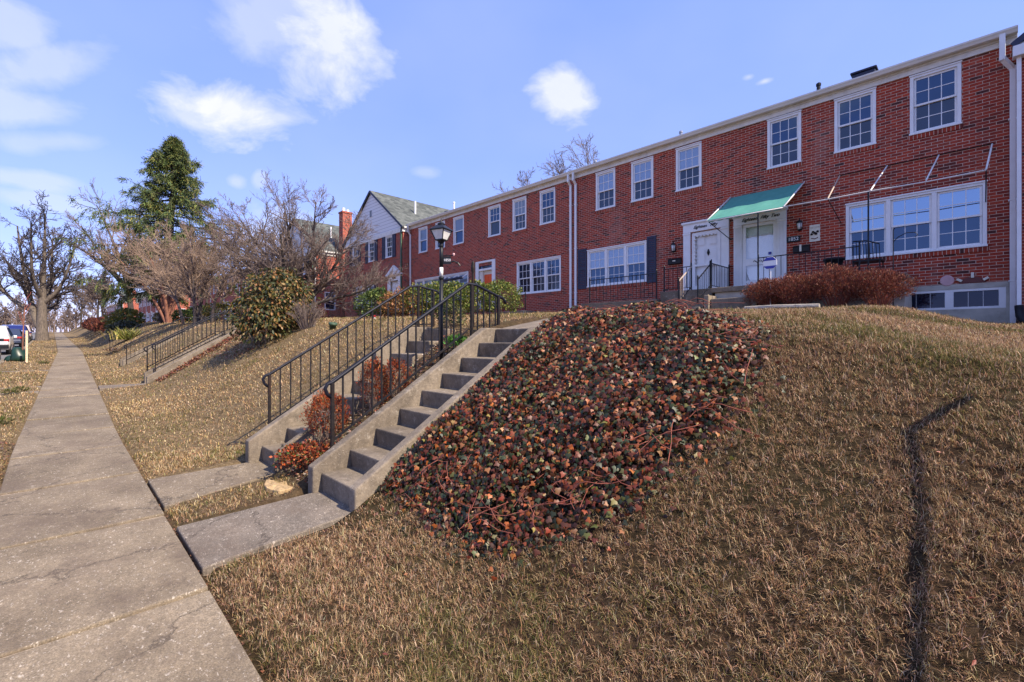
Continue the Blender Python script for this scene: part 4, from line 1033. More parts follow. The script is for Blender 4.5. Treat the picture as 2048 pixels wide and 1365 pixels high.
# ------------------------------------------------------------------ lamp post and pole
LX, LY = -4.76, 3.46; LZ = G1(LX, LY)-.05
t = thing('lamp_post', (LX, LY, LZ), 'black lamp post with square lantern and number sign between the two flights', 'lamp post')
q = MB(); q.tube([(LX,LY,LZ),(LX,LY,2.44)], .024, 10); q.tube([(LX,LY,2.555),(LX,LY,2.86)], .024, 10); q.lathe((LX,LY,2.43), [(.024,-.03),(.034,-.02),(.034,.0),(.026,.012)], 10); q.lathe((LX,LY,2.80), [(.024,0),(.032,.02),(.022,.05),(.018,.09)], 10); q.build('pole', M['metal_black'], t, smooth=True)
q = MB(); q.tube([(LX,LY,2.44),(LX,LY,2.556)], .0235, 10); o = q.build('pole_patch', M['offwhite'], t, smooth=True); o['label'] = 'peeled pale band on the pole'
def ring(s, z, rot=math.pi/4+.35): return [(LX+s*math.cos(rot+k*math.pi/2), LY+s*math.sin(rot+k*math.pi/2), z) for k in range(4)]
ln = MB(); zb, zt = 2.895, 3.02; s0, s1 = .075, .135
a, b = ring(s0, zb), ring(s1, zt)
for k in range(4): ln.bar(a[k], b[k], .010); ln.bar(a[k], a[(k+1)%4], .012); ln.bar(b[k], b[(k+1)%4], .014)
ln.lathe((LX,LY,2.86), [(.03,0),(.05,.03)], 8); ln = ln.build('lantern', M['metal_black'], t)
gl_ = MB(); a, b = ring(s0-.004, zb+.004), ring(s1-.006, zt-.004); gl_.add(a+b, [(0,1,5,4),(1,2,6,5),(2,3,7,6),(3,0,4,7),(3,2,1,0)]); gl_.build('lamp_glass', M['lampglass'], ln)
rf = MB(); a, b, c = ring(.155, 3.018), ring(.148, 3.03), ring(.055, 3.085)
rf.add(a+b+c, [(3,2,1,0),(0,1,5,4),(1,2,6,5),(2,3,7,6),(3,0,4,7),(4,5,9,8),(5,6,10,9),(6,7,11,10),(7,4,8,11),(8,9,10,11)])
rf.lathe((LX,LY,3.083), [(.045,0),(.05,.012),(.035,.03),(.012,.04),(.006,.07),(.003,.09)], 10); rf.build('lantern_roof', M['metal_black'], ln)
q = MB(); rdir = Vector((math.sin(VIEW)*.9, math.cos(VIEW)*.9, 0)).normalized()
def L(u, z, o=0): p = Vector((LX,LY,0))+rdir*u+Vector((rdir.y,-rdir.x,0))*o; return (p.x, p.y, z)
q.tube([L(.02,2.70),L(.15,2.705)], .007, 6); q.build('sign_arm', M['metal_black'], t); q = MB(); q.tube([L(.11,2.62),L(.16,2.63),L(.21,2.61),L(.235,2.575)], .010, 6); q.build('curved_bracket', M['metal_black'], t); q = MB(); q.tube([L(.02,2.36),L(.07,2.375),L(.11,2.35),L(.09,2.31)], .006, 5); q.build('scroll_hook', M['metal_black'], t)
sg = MB(); sg.add([L(.025,2.595,.006),L(.125,2.595,.006),L(.125,2.69,.006),L(.025,2.69,.006),L(.025,2.595,.012),L(.125,2.595,.012),L(.125,2.69,.012),L(.025,2.69,.012)], [(0,1,2,3),(7,6,5,4),(0,4,5,1),(1,5,6,2),(2,6,7,3),(3,7,4,0)]); sg = sg.build('number_sign', M['metal_black'], t)
cu = bpy.data.curves.new('l', 'FONT'); cu.body = '1850'; cu.size = .046; cu.extrude = .001; cu.align_x = 'CENTER'; cu.align_y = 'CENTER'; cu.offset = 0
tmp = bpy.data.objects.new('tmp', cu); COL.objects.link(tmp); me = bpy.data.meshes.new_from_object(tmp.evaluated_get(bpy.context.evaluated_depsgraph_get())); bpy.data.objects.remove(tmp)
me.transform(Matrix.Translation(Vector(L(.075,2.643,.0145))-offset_of(t)) @ Matrix.Rotation(math.atan2(rdir.y, rdir.x), 4, 'Z') @ Matrix.Rotation(R(90), 4, 'X')); me.materials.clear(); me.materials.append(M['white']); link(bpy.data.objects.new('lettering', me), sg)
q = MB(); q.lathe(L(.155,2.715), [(.008,-.015),(.016,0),(.012,.018)], 8); q.build('knob', M['pink'], t)
t = thing('garden_pole', (-5.03, 4.2, G1(-5.03,4.2)), 'dark slim garden pole standing at the top end of the handrail', 'pole')
q = MB(); q.tube([(-5.03,4.2,G1(-5.03,4.2)-.05),(-5.03,4.2,2.62)], .019, 8); q.lathe((-5.03,4.2,2.60), [(.026,0),(.03,.06),(.024,.12),(.016,.15)], 8); q.build('shaft', M['iron_brown'], t)

# ------------------------------------------------------------------ small things on the lawn
t = thing('flat_stone', (-4.93, 1.62, .17), 'flat yellowish stone lying between the two walkways', 'stone')
random.seed(3); k = 13; top = []
for i in range(k):
    a = 2*math.pi*i/k; r_ = (.20+.035*math.sin(a*2+1)+random.uniform(-.025,.025)); top.append((-4.93+r_*1.0*math.cos(a), 1.60+r_*.62*math.sin(a)))
q = MB(); n = len(top)
q.add([(x,y,.13) for x, y in top]+[(x*.99+(-4.93)*.01,y,.205+.012*math.sin(i*2.1)) for i, (x, y) in enumerate(top)]+[(-4.93,1.6,.215)], [tuple(range(n))[::-1]]+[(i,(i+1)%n,n+(i+1)%n,n+i) for i in range(n)]+[(n+i,n+(i+1)%n,2*n) for i in range(n)])
q.build('slab', M['stone_yellow'], t, bevel=.006)
t = thing('garden_pot', (-9.42, 4.1, G1(-9.42,4.1)), 'small tilted green pot on the lawn past the railings', 'pot')
zz = G1(-9.42,4.1); q = MB(); q.lathe((0,0,0), [(.055,-.03),(.07,.14),(.085,.145),(.085,.19),(.06,.19),(.05,.12)], 12)
mt = Matrix.Translation((-9.42,4.1,zz-.05)) @ Matrix.Rotation(R(14), 4, 'Y'); q.v = [tuple(mt @ Vector(p)) for p in q.v]; q.build('pot_body', M['pot'], t, smooth=True)
def rock(loc, s, label, mat='stone_dark', name='rock'):
    rr = np.random.RandomState(int(abs(loc[0])*100)); q = MB(); n = 9
    prof = [(.6,-.3),(1,0),(.85,.35),(.45,.6),(.05,.68)]
    q.lathe((0,0,0), prof, n); q.v = [(loc[0]+x*s*(1+rr.uniform(-.2,.2)), loc[1]+y*s*.8*(1+rr.uniform(-.2,.2)), loc[2]+z*s*(1+rr.uniform(-.15,.15))) for x, y, z in q.v]
    o = q.build(name, M[mat], None); tag(o, label, 'rock')
rock((-10.95,4.3,G1(-10.95,4.3)), .09, 'small dark rock on the lawn near the big green bush')
t = thing('garden_stake', (-11.1, 5.95, G1(-11.1,5.95)), 'tiny red and white marker stuck in the lawn', 'marker')
zz = G1(-11.1,5.95); q = MB(); q.bar((-11.1,5.95,zz),(-11.1,5.95,zz+.08),.025); q.build('stake', M['white'], t); q = MB(); q.lathe((-11.1,5.95,zz+.08), [(.03,0),(.035,.02),(.02,.04)], 8); q.build('cap', M['red_lens'], t)

# ------------------------------------------------------------------ vegetation tools
def unit_rows(a): return a/np.maximum(np.linalg.norm(a, axis=-1, keepdims=True), 1e-9)
def frames(yd, rng, zd=None, jitter=.5):
    """rotation matrices whose local Y is yd and local Z is near zd"""
    yd = unit_rows(yd); n = len(yd)
    z = (zd if zd is not None else np.zeros_like(yd)) + rng.normal(0, jitter, (n, 3))
    z = unit_rows(z - yd*np.sum(z*yd, 1, keepdims=True)); x = np.cross(yd, z)
    return np.stack([x, yd, z], 2)
def scatter(name, tv, tf, P, Rm, S, cols, mat, parent=None):
    n, k = len(P), len(tv); tv = np.asarray(tv, float)
    S = np.asarray(S, float); S = S[:, None] if S.ndim == 1 else S
    V = np.einsum('nij,nkj->nki', Rm, tv[None]*S[:, None, :]) + P[:, None, :]
    F = []
    for ln in sorted({len(f) for f in tf}):
        f = np.array([q for q in tf if len(q) == ln]); F.append((f[None]+(np.arange(n)*k)[:, None, None]).reshape(-1, ln))
    return np_mesh(name, V.reshape(-1, 3), F, mat, parent, np.repeat(cols, k, 0))
def pick(rng, palette, n, jit=.18):
    cs = np.array([p[1:] for p in palette], float); w = np.array([p[0] for p in palette], float)
    c = cs[rng.choice(len(cs), n, p=w/w.sum())]
    return np.clip(c*(1+rng.normal(0, jit, (n, 1)))*(1+rng.normal(0, jit*.4, (n, 3))), .004, .9)
LEAF_T = [(0,0,0),(.33,.45,.07),(0,1,-.02),(-.33,.45,.07)]; LEAF_F = [(0,1,2),(0,2,3)]
IVY_T = [(0,.32,.07),(0,0,0),(.34,-.10,0),(.60,.30,-.05),(.27,.48,.01),(0,1,-.08),(-.27,.48,.01),(-.60,.30,-.05),(-.34,-.10,0)]
IVY_F = [(0,i,i+1) for i in range(1,8)]+[(0,8,1)]

def tubes(levels, name, mat, parent, rmin=0):
    Vs, Fs, b = [], [], 0
    for (pts, rad, sides) in levels:
        m, k, _ = pts.shape
        if m == 0: continue
        rad = np.maximum(rad, rmin)
        tg = unit_rows(np.gradient(pts, axis=1)); main = unit_rows(pts[:, -1]-pts[:, 0])
        ref = np.where(np.abs(main[:, 2:3]) < .8, np.array([[0,0,1.]]), np.array([[1.,0,0]]))[:, None, :].repeat(k, 1)
        n1 = unit_rows(np.cross(tg, ref)); n2 = np.cross(tg, n1)
        a = np.arange(sides)*2*np.pi/sides
        V = pts[:, :, None, :] + rad[:, :, None, None]*(n1[:, :, None, :]*np.cos(a)[None, None, :, None]+n2[:, :, None, :]*np.sin(a)[None, None, :, None])
        ix = np.arange(m*k*sides).reshape(m, k, sides)+b
        q = np.stack([ix[:, :-1, :], np.roll(ix, -1, 2)[:, :-1, :], np.roll(ix, -1, 2)[:, 1:, :], ix[:, 1:, :]], -1).reshape(-1, 4)
        Vs.append(V.reshape(-1, 3)); Fs.append(q); b += m*k*sides
    return np_mesh(name, np.concatenate(Vs), np.concatenate(Fs), mat, parent, smooth=True)

def sprout(rng, pts, rad, n, ang, ratio, k=5, wob=.12, trop=.15, tmin=.25, rr=.6, taper=.3, lenref=None, tropv=(0,0,1), tmax=1.0, angj=.25):
    """n children on every polyline"""
    m, kp, _ = pts.shape; M_ = m*n
    pi = np.repeat(np.arange(m), n)
    t = np.clip(tmin+(tmax-tmin)*((np.tile(np.arange(n), m)+rng.rand(M_))/n), 0, .999)*(kp-1)
    i = np.floor(t).astype(int); f = (t-i)[:, None]
    p0 = pts[pi, i]*(1-f)+pts[pi, i+1]*f; r0 = rad[pi, i]*(1-f[:, 0])+rad[pi, i+1]*f[:, 0]
    tg = unit_rows(pts[pi, i+1]-pts[pi, i])
    az = rng.rand(M_)*2*np.pi+np.tile(np.arange(n)*2.4, m)
    ref = unit_rows(np.cross(tg, unit_rows(rng.normal(0, 1, (M_, 3))))); e2 = np.cross(tg, ref)
    ph = ref*np.cos(az)[:, None]+e2*np.sin(az)[:, None]
    a = ang*(1+rng.normal(0, angj, M_)); d = unit_rows(tg*np.cos(a)[:, None]+ph*np.sin(a)[:, None])
    plen = np.linalg.norm(np.diff(pts, axis=1), axis=2).sum(1)[pi] if lenref is None else np.full(M_, lenref)
    L = plen*ratio*(1-.45*(t/(kp-1)))*rng.uniform(.65, 1.2, M_)
    out = np.zeros((M_, k, 3)); out[:, 0] = p0
    for j in range(1, k):
        d = unit_rows(d+rng.normal(0, wob, (M_, 3))+np.array(tropv)[None]*trop/k); out[:, j] = out[:, j-1]+d*(L/(k-1))[:, None]
    r = (np.minimum(r0*rr, r0*.95))[:, None]*np.linspace(1, taper, k)[None]
    return out, r

RV = np.array([math.sin(VIEW), math.cos(VIEW), 0]); DV = np.array([-math.cos(VIEW), math.sin(VIEW), 0])
def tree_local(base, paths):
    """paths of (sideways, away, up, radius) -> polylines resampled to 8 points"""
    P, Rr = [], []
    for p in paths:
        p = np.array(p, float); s = np.linspace(0, len(p)-1, 8); i = np.minimum(s.astype(int), len(p)-2); f = (s-i)[:, None]
        # smooth interpolation
        q = p[i]*(1-f)+p[i+1]*f
        q[1:-1] = .25*q[:-2]+.5*q[1:-1]+.25*q[2:]
        P.append(np.array(base)[None]+q[:, :1]*RV+q[:, 1:2]*DV+q[:, 2:3]*np.array([0,0,1.])); Rr.append(q[:, 3])
    return np.array(P), np.array(Rr)

def bare_tree(name, label, base, paths, specs, seed, trunk_mat, twig_mat, rmin, group=None, cat='tree', crown_from=1):
    rng = np.random.RandomState(seed); t = thing(name, base, label, cat, group)
    pts, rad = tree_local(base, paths); lv = [(pts, rad, 9)]
    for q, s in enumerate(specs):
        s = dict(s); pts, rad = sprout(rng, pts, rad, **s); lv.append((pts, rad, 6 if q == 0 else (4 if q == 1 else 3)))
    tubes(lv[:crown_from], 'trunk', M[trunk_mat], t); tubes(lv[crown_from:], 'crown', M[twig_mat], t, rmin)
    return t

# ------------------------------------------------------------------ trees
g_ = lambda x, y: (x, y, G1(x, y)-.05)
bare_tree('street_tree', 'huge bare street tree on the verge behind the parked cars', g_(-66,-.75),
    [[(0,0,-0.18,.56),(0,0,1.32,.43),(0,0,3.17,.36),(.1,0,5.28,.24),(.2,0,7.92,.15),(.1,.2,10.56,.12),(.2,.1,12.76,.05)],
     [(-.3,0,1.41,.32),(-1.0,0,3.17,.27),(-1.7,.3,5.28,.20),(-2.3,.3,7.48,.13),(-3.0,.5,11.62,.06)],
     [(.05,0,3.70,.21),(1.2,.3,4.84,.16),(2.1,.4,6.60,.11),(3.2,.3,10.21,.06)],
     [(-1.0,0,2.99,.20),(-3.0,-.3,4.22,.15),(-5.0,0,6.51,.10),(-6.2,.2,8.80,.06)],
     [(0,0,3.17,.2),(-.6,1.5,5.28,.16),(-1.4,2.5,10.82,.06)],
     [(0,0,4.22,.18),(.6,-1.6,6.16,.14),(1.6,-2.6,11.09,.06)]],
    [dict(n=14, ang=.75, ratio=.42, k=6, wob=.13, trop=.35, tmin=.28, rr=.5), dict(n=10, ang=.7, ratio=.5, k=5, wob=.16, trop=.3, tmin=.15, rr=.55), dict(n=6, ang=.65, ratio=.5, k=4, wob=.2, trop=.25, tmin=.2, rr=.6)], 5, 'bark', 'twig_dark', .017)
bare_tree('bare_tree', 'tall bare tree with sweeping branches standing behind the conifer', g_(-67.4,6.4),
    [[(0,0,0.00,.3),(-.3,0,3.44,.25),(-1.2,0,6.88,.18),(-2.6,0,10.32,.1),(-4.2,.3,13.33,.04)],
     [(-.2,0,3.01,.2),(-2.2,.3,5.59,.16),(-5.0,.2,7.91,.09),(-7.4,.3,9.12,.04)],
     [(-.5,0,4.30,.18),(.5,.3,7.74,.13),(.6,.3,12.90,.05)], [(-.3,0,3.61,.16),(-2.6,-.5,7.05,.12),(-5.2,-.6,10.84,.04)], [(-.2,0,2.41,.15),(-2.5,.5,3.87,.1),(-5.6,.2,4.64,.05)]],
    [dict(n=12, ang=.5, ratio=.44, k=6, wob=.08, trop=.3, tmin=.2, rr=.5), dict(n=8, ang=.5, ratio=.55, k=5, wob=.12, trop=.2, tmin=.15, rr=.55), dict(n=5, ang=.5, ratio=.55, k=4, wob=.15, trop=.1, tmin=.2, rr=.6)], 8, 'bark_dark', 'twig', .014)
# crape myrtle: smooth red stems and a broad tan crown
bare_tree('multi_stem_tree', 'multi-stemmed tree with smooth red trunks and tan crown before the conifer', g_(-39.7,5.67),
    [[(0,0,0,.16),(-.25,0,1.3,.13),(-.7,.1,2.6,.09),(-2.0,.2,3.9,.05),(-3.6,.2,4.3,.02)],
     [(.05,0,0,.15),(-.05,.2,1.4,.12),(-.3,.4,3.2,.08),(-.8,.4,4.7,.025)],
     [(.1,0,0,.15),(.25,0,1.4,.12),(.55,0,2.9,.08),(1.0,-.1,4.8,.025)],
     [(.15,0,0,.14),(.5,-.1,1.3,.11),(1.2,-.3,2.8,.07),(2.6,-.2,4.2,.02)],
     [(.1,-.1,0,.13),(.25,-.5,1.6,.1),(.2,-1.1,3.2,.06),(.1,-1.9,4.6,.02)],
     [(0,-.1,0,.12),(-.5,-.4,1.5,.09),(-1.5,-.8,3.3,.06),(-2.4,-1.1,4.2,.02)]],
    [dict(n=14, ang=.6, ratio=.45, k=6, wob=.1, trop=.3, tmin=.35, rr=.6), dict(n=10, ang=.55, ratio=.55, k=5, wob=.13, trop=.25, tmin=.1, rr=.6), dict(n=6, ang=.5, ratio=.6, k=4, wob=.15, trop=.25, tmin=.1, rr=.65)], 12, 'bark_red', 'twig_tan', .009)
mag_spec = [dict(n=20, ang=.75, ratio=.50, k=6, wob=.15, trop=.45, tmin=.22, rr=.55), dict(n=11, ang=.65, ratio=.55, k=5, wob=.2, trop=.4, tmin=.1, rr=.6), dict(n=8, ang=.7, ratio=.42, k=4, wob=.22, trop=.4, tmin=.1, rr=.7, taper=.6)]
bare_tree('bare_tree', 'spreading bare grey tree with knobbly twigs behind the big bush', g_(-21.3,7.6),
    [[(0,0,0,.13),(-.2,0,.9,.11),(-.8,0,2.2,.08),(-1.9,.2,3.6,.05),(-2.7,.3,4.7,.02)],
     [(.05,0,0,.12),(.0,.1,1.2,.10),(-.2,.2,3.0,.06),(-.6,.2,5.3,.02)],
     [(.1,0,0,.12),(.4,-.1,1.2,.10),(.8,-.1,2.8,.06),(1.0,-.2,5.2,.02)],
     [(.1,0,.2,.11),(.9,.1,1.3,.09),(1.9,.1,2.6,.06),(2.4,.2,4.2,.02)],
     [(.1,0,.4,.08),(1.4,.1,1.0,.06),(2.8,.2,1.2,.045),(3.7,.2,1.9,.02)],
     [(0,0,.2,.1),(-1.0,.1,1.4,.08),(-2.1,.1,2.4,.05),(-3.1,.1,3.7,.02)],
     [(0,-.1,0,.1),(.1,-1.0,1.4,.07),(.3,-1.9,3.4,.03)]], mag_spec, 21, 'bark_dark', 'twig', .0060)
bare_tree('bare_tree', 'thin bare twiggy tree left of the big yellow-green bush', g_(-27.0,5.0),
    [[(0,0,0,.09),(-.1,0,1.6,.07),(-.6,0,3.2,.05),(-1.4,.2,3.7,.02)], [(.1,0,0,.08),(.3,0,1.7,.06),(.9,.1,3.4,.04),(1.5,.2,3.9,.02)],
     [(.6,.2,0,.08),(.8,.2,1.6,.06),(1.9,.2,3.1,.04),(2.8,.2,3.9,.02)], [(-.5,-.2,0,.07),(-.9,-.1,1.5,.05),(-2.1,-.1,2.7,.035),(-2.9,0,4.2,.015)], [(.2,-.4,0,.07),(.2,-.5,2,.05),(.2,-.6,4.0,.02)]],
    mag_spec, 22, 'twig_dark', 'twig_tan', .0056)
bare_tree('bare_tree', 'dense bare tan thicket tree between the conifer and the grey tree', g_(-31.5,6.2),
    [[(0,0,0,.09),(-.3,0,1.6,.07),(-1.3,0,3.3,.05),(-2.4,.2,3.1,.02)], [(.1,0,0,.08),(.2,0,1.9,.06),(.3,.1,3.6,.04),(.4,.2,3.3,.02)],
     [(.3,.2,0,.08),(1.0,.2,1.6,.06),(2.2,.2,3.0,.04),(3.0,.2,3.1,.02)], [(.2,-.4,0,.07),(-.6,-.5,2,.05),(-.8,-.6,3.0,.02)]],
    mag_spec, 23, 'twig_dark', 'twig_tan', .0062)
def oak(name, label, base, H, seed, mat, tw, rmin, group=None):
    s = H/16.
    return bare_tree(name, label, base, [[(0,0,0,.32*s),(0,0,5*s,.25*s),(.3*s,0,9*s,.16*s),(.4*s,.3*s,15.5*s,.04*s)], [(0,0,5*s,.17*s),(-1.6*s,.3*s,9*s,.12*s),(-2.8*s,.4*s,14*s,.04*s)], [(0,0,6*s,.17*s),(1.8*s,-.3*s,9.5*s,.12*s),(3.0*s,0,13.5*s,.04*s)], [(0,0,5.5*s,.15*s),(.3*s,2*s,9.5*s,.1*s),(.2*s,3*s,14*s,.04*s)]],
        [dict(n=15, ang=.7, ratio=.46, k=6, wob=.12, trop=.25, tmin=.2, rr=.5), dict(n=11, ang=.7, ratio=.55, k=5, wob=.15, trop=.2, tmin=.1, rr=.55), dict(n=7, ang=.6, ratio=.5, k=4, wob=.2, trop=.1, tmin=.2, rr=.6)], seed, mat, tw, rmin, group)
oak('bare_tree', 'broad bare tree top rising behind the roof, right of its smaller neighbour', (-26.8,37.2,3.0), 16.8, 31, 'bark', 'twig', .014)
oak('bare_tree', 'smaller bare tree top showing over the gutter above the orange door house', (-29.6,34.6,3.0), 15.4, 32, 'bark', 'twig', .014)
oak('bare_tree', 'low leaning bare tree top at the left over the gutter line', (-33.6,34.2,3.0), 12.6, 33, 'bark', 'twig', .014)
for (x, y, h, s, lb) in [(-100,5.2,8,41,'curly bare tree at the far end of the bank by the red hedge'), (-118,3.8,9,42,'bare tree beside the sidewalk where it meets the sky'), (-112,-.9,9,43,'dark bare tree on the verge just behind the huge trunk'), (-140,8,10,44,'farthest bare tree over the end of the brick terrace')]:
    oak('bare_tree', lb, g_(x, y), h, s, 'bark_dark', 'twig', .022)

# unseen tree added on the right, its limb shaped to shade the near lawn
ss = np.array(sdir)
limb = [np.array(p)+2.0*ss for p in [(-.20,1.75,.10),(-.215,2.24,.40),(-.275,2.9,.83),(-.30,3.32,1.13)]]
tip = np.array([-.02,3.66,1.36])+2.0*ss
t = thing('unseen_shadow_tree', (1.95,-1.0,-.15), 'unseen bare tree added on the verge to cast the limb shadow on the lawn', 'tree')
trk = np.array([[1.95,-1.0,-.25],[1.95,-.95,.5],[1.8,-.35,1.0],[1.42,1.0,1.42]]); q = MB(); q.tube([tuple(p) for p in trk]+[tuple(limb[0])], [.11,.09,.06,.035,.02], 10); q.tube([tuple(p) for p in limb], [.02,.019,.018,.02], 8); q.tube([tuple(limb[-1]), tuple((limb[-1]+tip)/2+np.array([0,.01,.01])), tuple(tip)], [.022,.024,.02], 8)
q.tube([(1.95,-.95,.5),(2.9,-1.9,2.6),(3.9,-2.4,4.8),(4.5,-2.8,6.6)], [.08,.06,.04,.02], 8); q.tube([(1.9,-.8,.7),(3.4,-.3,3.2),(4.6,.1,5.4)], [.07,.045,.02], 8); q.build('trunk', M['bark_dark'], t, smooth=True)
rng = np.random.RandomState(3); pts = np.array([[(2.9+.23*i,-1.9-.13*i,2.6+.57*i) for i in range(8)]]); rad = np.linspace(.06,.02,8)[None]
a_ = sprout(rng, pts, rad, 9, .6, .35, trop=.3, tmin=.4); b_ = sprout(rng, *a_, 5, .6, .5, trop=.2); tubes([(*a_, 5), (*b_, 3)], 'crown', M['twig_dark'], t, .006)

# conifer
def conifer(base, H, Rmax, seed, label):
    rng = np.random.RandomState(seed); t = thing('conifer', base, label, 'tree')
    q = MB(); q.tube([(base[0],base[1],base[2]),(base[0]+.05,base[1],base[2]+H*.3),(base[0]+.35,base[1]+.35,base[2]+H*.7),(base[0]+.5,base[1]+.5,base[2]+H)], [.48,.36,.16,.03], 10); q.build('trunk', M['bark_dark'], t, smooth=True)
    P0, PT, LV = [], [], []
    n = 118
    for i in range(n):
        f = ((i+rng.rand())/n); z = H*(.17+.82*f)
        prof_ = np.interp(f, [0,.06,.2,.42,.6,.78,.93,1], [.8,.95,1.08,1.05,.74,.38,.13,.02])*Rmax
        az = i*2.399+rng.normal(0,.25); L = prof_*rng.choice([.55,.75,.95,1.12])*rng.uniform(.9,1.08)
        if f < .12 and abs(((az-math.pi*1.25+math.pi) % (2*math.pi))-math.pi) > 1.1: L *= .55     # the low limbs reach towards the street
        k = 7; s = np.linspace(0,1,k); droop = (.34-.5*f)*L
        pts = np.stack([base[0]+.5*f+np.cos(az+.12*s)*L*s, base[1]+.5*f+np.sin(az+.12*s)*L*s, base[2]+z-droop*s**1.3+.12*L*np.maximum(0,s-.7)*2], 1); P0.append(pts)
    P0 = np.array(P0); rad = np.linspace(.06,.012,7)[None].repeat(len(P0),0)
    tw, tr_ = sprout(rng, P0, rad, 9, .85, .34, k=4, wob=.1, trop=-.35, tmin=.2, rr=.5)
    tubes([(P0, rad, 5), (tw, tr_, 3)], 'limbs', M['bark_dark'], t, .008)
    # hanging sprays of needles along the limbs and twigs
    def along(p, per):
        m, k, _ = p.shape; pi = np.repeat(np.arange(m), per); u = rng.rand(len(pi))**.7*(k-1)*.999; i = u.astype(int); f = (u-i)[:, None]
        return p[pi,i]*(1-f)+p[pi,i+1]*f, unit_rows(p[pi,i+1]-p[pi,i])
    a, da = along(P0, 56); b, db = along(tw, 38); P = np.concatenate([a,b]); D = np.concatenate([da,db]); n = len(P)
    D = D*.7+rng.normal(0,.5,(n,3))+np.array([0,0,-.55])
    S = np.stack([rng.uniform(.045,.10,n), rng.uniform(.22,.48,n), np.full(n,.25)],1)
    cols = pick(rng, [(5,.085,.125,.04),(4,.14,.165,.045),(3,.05,.08,.034),(2,.21,.20,.05),(1,.025,.04,.022)], n)
    scatter('needles', [(0,0,0),(.3,.35,.1),(.1,.6,0),(.24,.8,-.1),(0,1,0),(-.24,.8,-.1),(-.1,.6,0),(-.3,.35,.1)], [(0,1,2,7),(7,2,6) if False else (2,6,7),(2,3,4),(4,5,6),(2,4,6)], P+rng.normal(0,.05,(n,3)), frames(D, rng, np.array([[0,0,1.]]).repeat(n,0)), S, cols, M['needle'], t)
    return t
conifer(g_(-41.9,5.9), 13.6, 4.7, 4, 'tall dark green conifer with drooping limbs above the red-trunked tree')

# ------------------------------------------------------------------ shrubs
def shrub(name, label, blobs, n, size, palette, seed, cat='bush', group=None, leafdir='out', stems=0, stem_mat='twig', mat='leaf', lean=0., width=1., inner=.55, stem_r=.006, base=None):
    """blobs: (x, y, zbase, rx, ry, height)"""
    rng = np.random.RandomState(seed); b0 = blobs[0]; base = base or (b0[0], b0[1], b0[2]); t = thing(name, base, label, cat, group)
    w = np.array([b[3]*b[5]+b[4]*b[5]+b[3]*b[4] for b in blobs]); ch = rng.choice(len(blobs), n, p=w/w.sum()); B = np.array(blobs)[ch]
    d = unit_rows(rng.normal(0, 1, (n, 3))); d[:, 2] = np.where(d[:, 2] < -.75, -d[:, 2], d[:, 2])
    lump = 1+.10*np.sin(d[:, 0]*5+seed)*np.sin(d[:, 1]*6+seed*2)+.09*np.sin(d[:, 2]*9+d[:, 0]*7)+.06*np.sin(d[:,1]*13+d[:,2]*11)
    r = (inner+(1.03-inner)*rng.rand(n)**.45)*lump+rng.normal(0, .025, n)
    P = np.stack([B[:, 0]+d[:, 0]*r*B[:, 3], B[:, 1]+d[:, 1]*r*B[:, 4], B[:, 2]+B[:, 5]*(.5+.5*d[:, 2]*r)], 1)
    if leafdir == 'out': D = d+rng.normal(0, .55, (n, 3))
    elif leafdir == 'droop': D = d*.5+np.array([0,0,-.75])+rng.normal(0, .4, (n, 3))
    else: D = d*.7+np.array([0,0,.9])+rng.normal(0, .35, (n, 3))
    s = size*rng.uniform(.65, 1.3, n); S = np.stack([s*width, s, s], 1)
    scatter('foliage', LEAF_T, LEAF_F, P, frames(D, rng, d, .45), S, pick(rng, palette, n), M[mat], t)
    if stems:
        pts = []; 
        for k in range(stems):
            b = blobs[rng.randint(len(blobs))]; a = rng.rand()*6.28; rr = rng.rand()**.5
            p0 = np.array([b[0]+.3*b[3]*rr*math.cos(a), b[1]+.3*b[4]*rr*math.sin(a), b[2]-.04]); p1 = np.array([b[0]+b[3]*rr*.95*math.cos(a), b[1]+b[4]*rr*.95*math.sin(a), b[2]+b[5]*rng.uniform(.55,1.02)*(1-.35*rr*rr)])
            s = np.linspace(0,1,5)[:, None]; pts.append(p0+(p1-p0)*s+np.array([0,0,1.])*.12*b[5]*np.sin(s*3.1)+rng.normal(0,.012,(5,3))*s)
        pts = np.array(pts); rad = np.linspace(stem_r, stem_r*.45, 5)[None].repeat(len(pts),0)
        c_ = sprout(rng, pts, rad, 4, .5, .35, k=3, wob=.12, trop=.3, tmin=.35, rr=.7)
        tubes([(pts, rad, 4), (*c_, 3)], 'stems', M[stem_mat], t, stem_r*.4)
    return t
gb = lambda x, y, *r: (x, y, G1(x, y), *r)
OLIVE = [(4,.085,.075,.018),(3,.135,.095,.02),(5,.038,.05,.014),(3,.24,.12,.04),(3,.022,.034,.012),(1,.30,.17,.075)]
b_ = gb(-12.0,3.78,.80,.80,1.62)
shrub('broadleaf_bush', 'big rounded yellow-green and copper leaved bush at the top of the bank', [b_, gb(-11.6,3.45,.55,.55,1.15), gb(-12.3,3.55,.6,.6,1.35), gb(-11.75,3.95,.6,.6,1.5), gb(-12.2,4.1,.6,.6,1.45)], 8800, .092, OLIVE, 51, leafdir='droop', stems=26, stem_mat='twig_dark', width=.75)
RED = [(4,.22,.04,.016),(3,.36,.075,.02),(2,.11,.03,.016),(2,.42,.14,.045),(1,.09,.075,.025)]
def azalea(x, y, r, h, n, s, lb, pal=RED): return shrub('red_bush', lb, [gb(x, y, r, r*.9, h)], n, .026, pal, s, leafdir='up', stems=34, stem_mat='twig_tan', stem_r=.0032, inner=.5, width=.7, group=None)
azalea(-5.28,2.24,.26,.50,3600,52,'round rusty red bush behind the foot of the near railing')
azalea(-5.08,2.72,.19,.56,2600,53,'upright fiery red bush, higher up between the two flights')
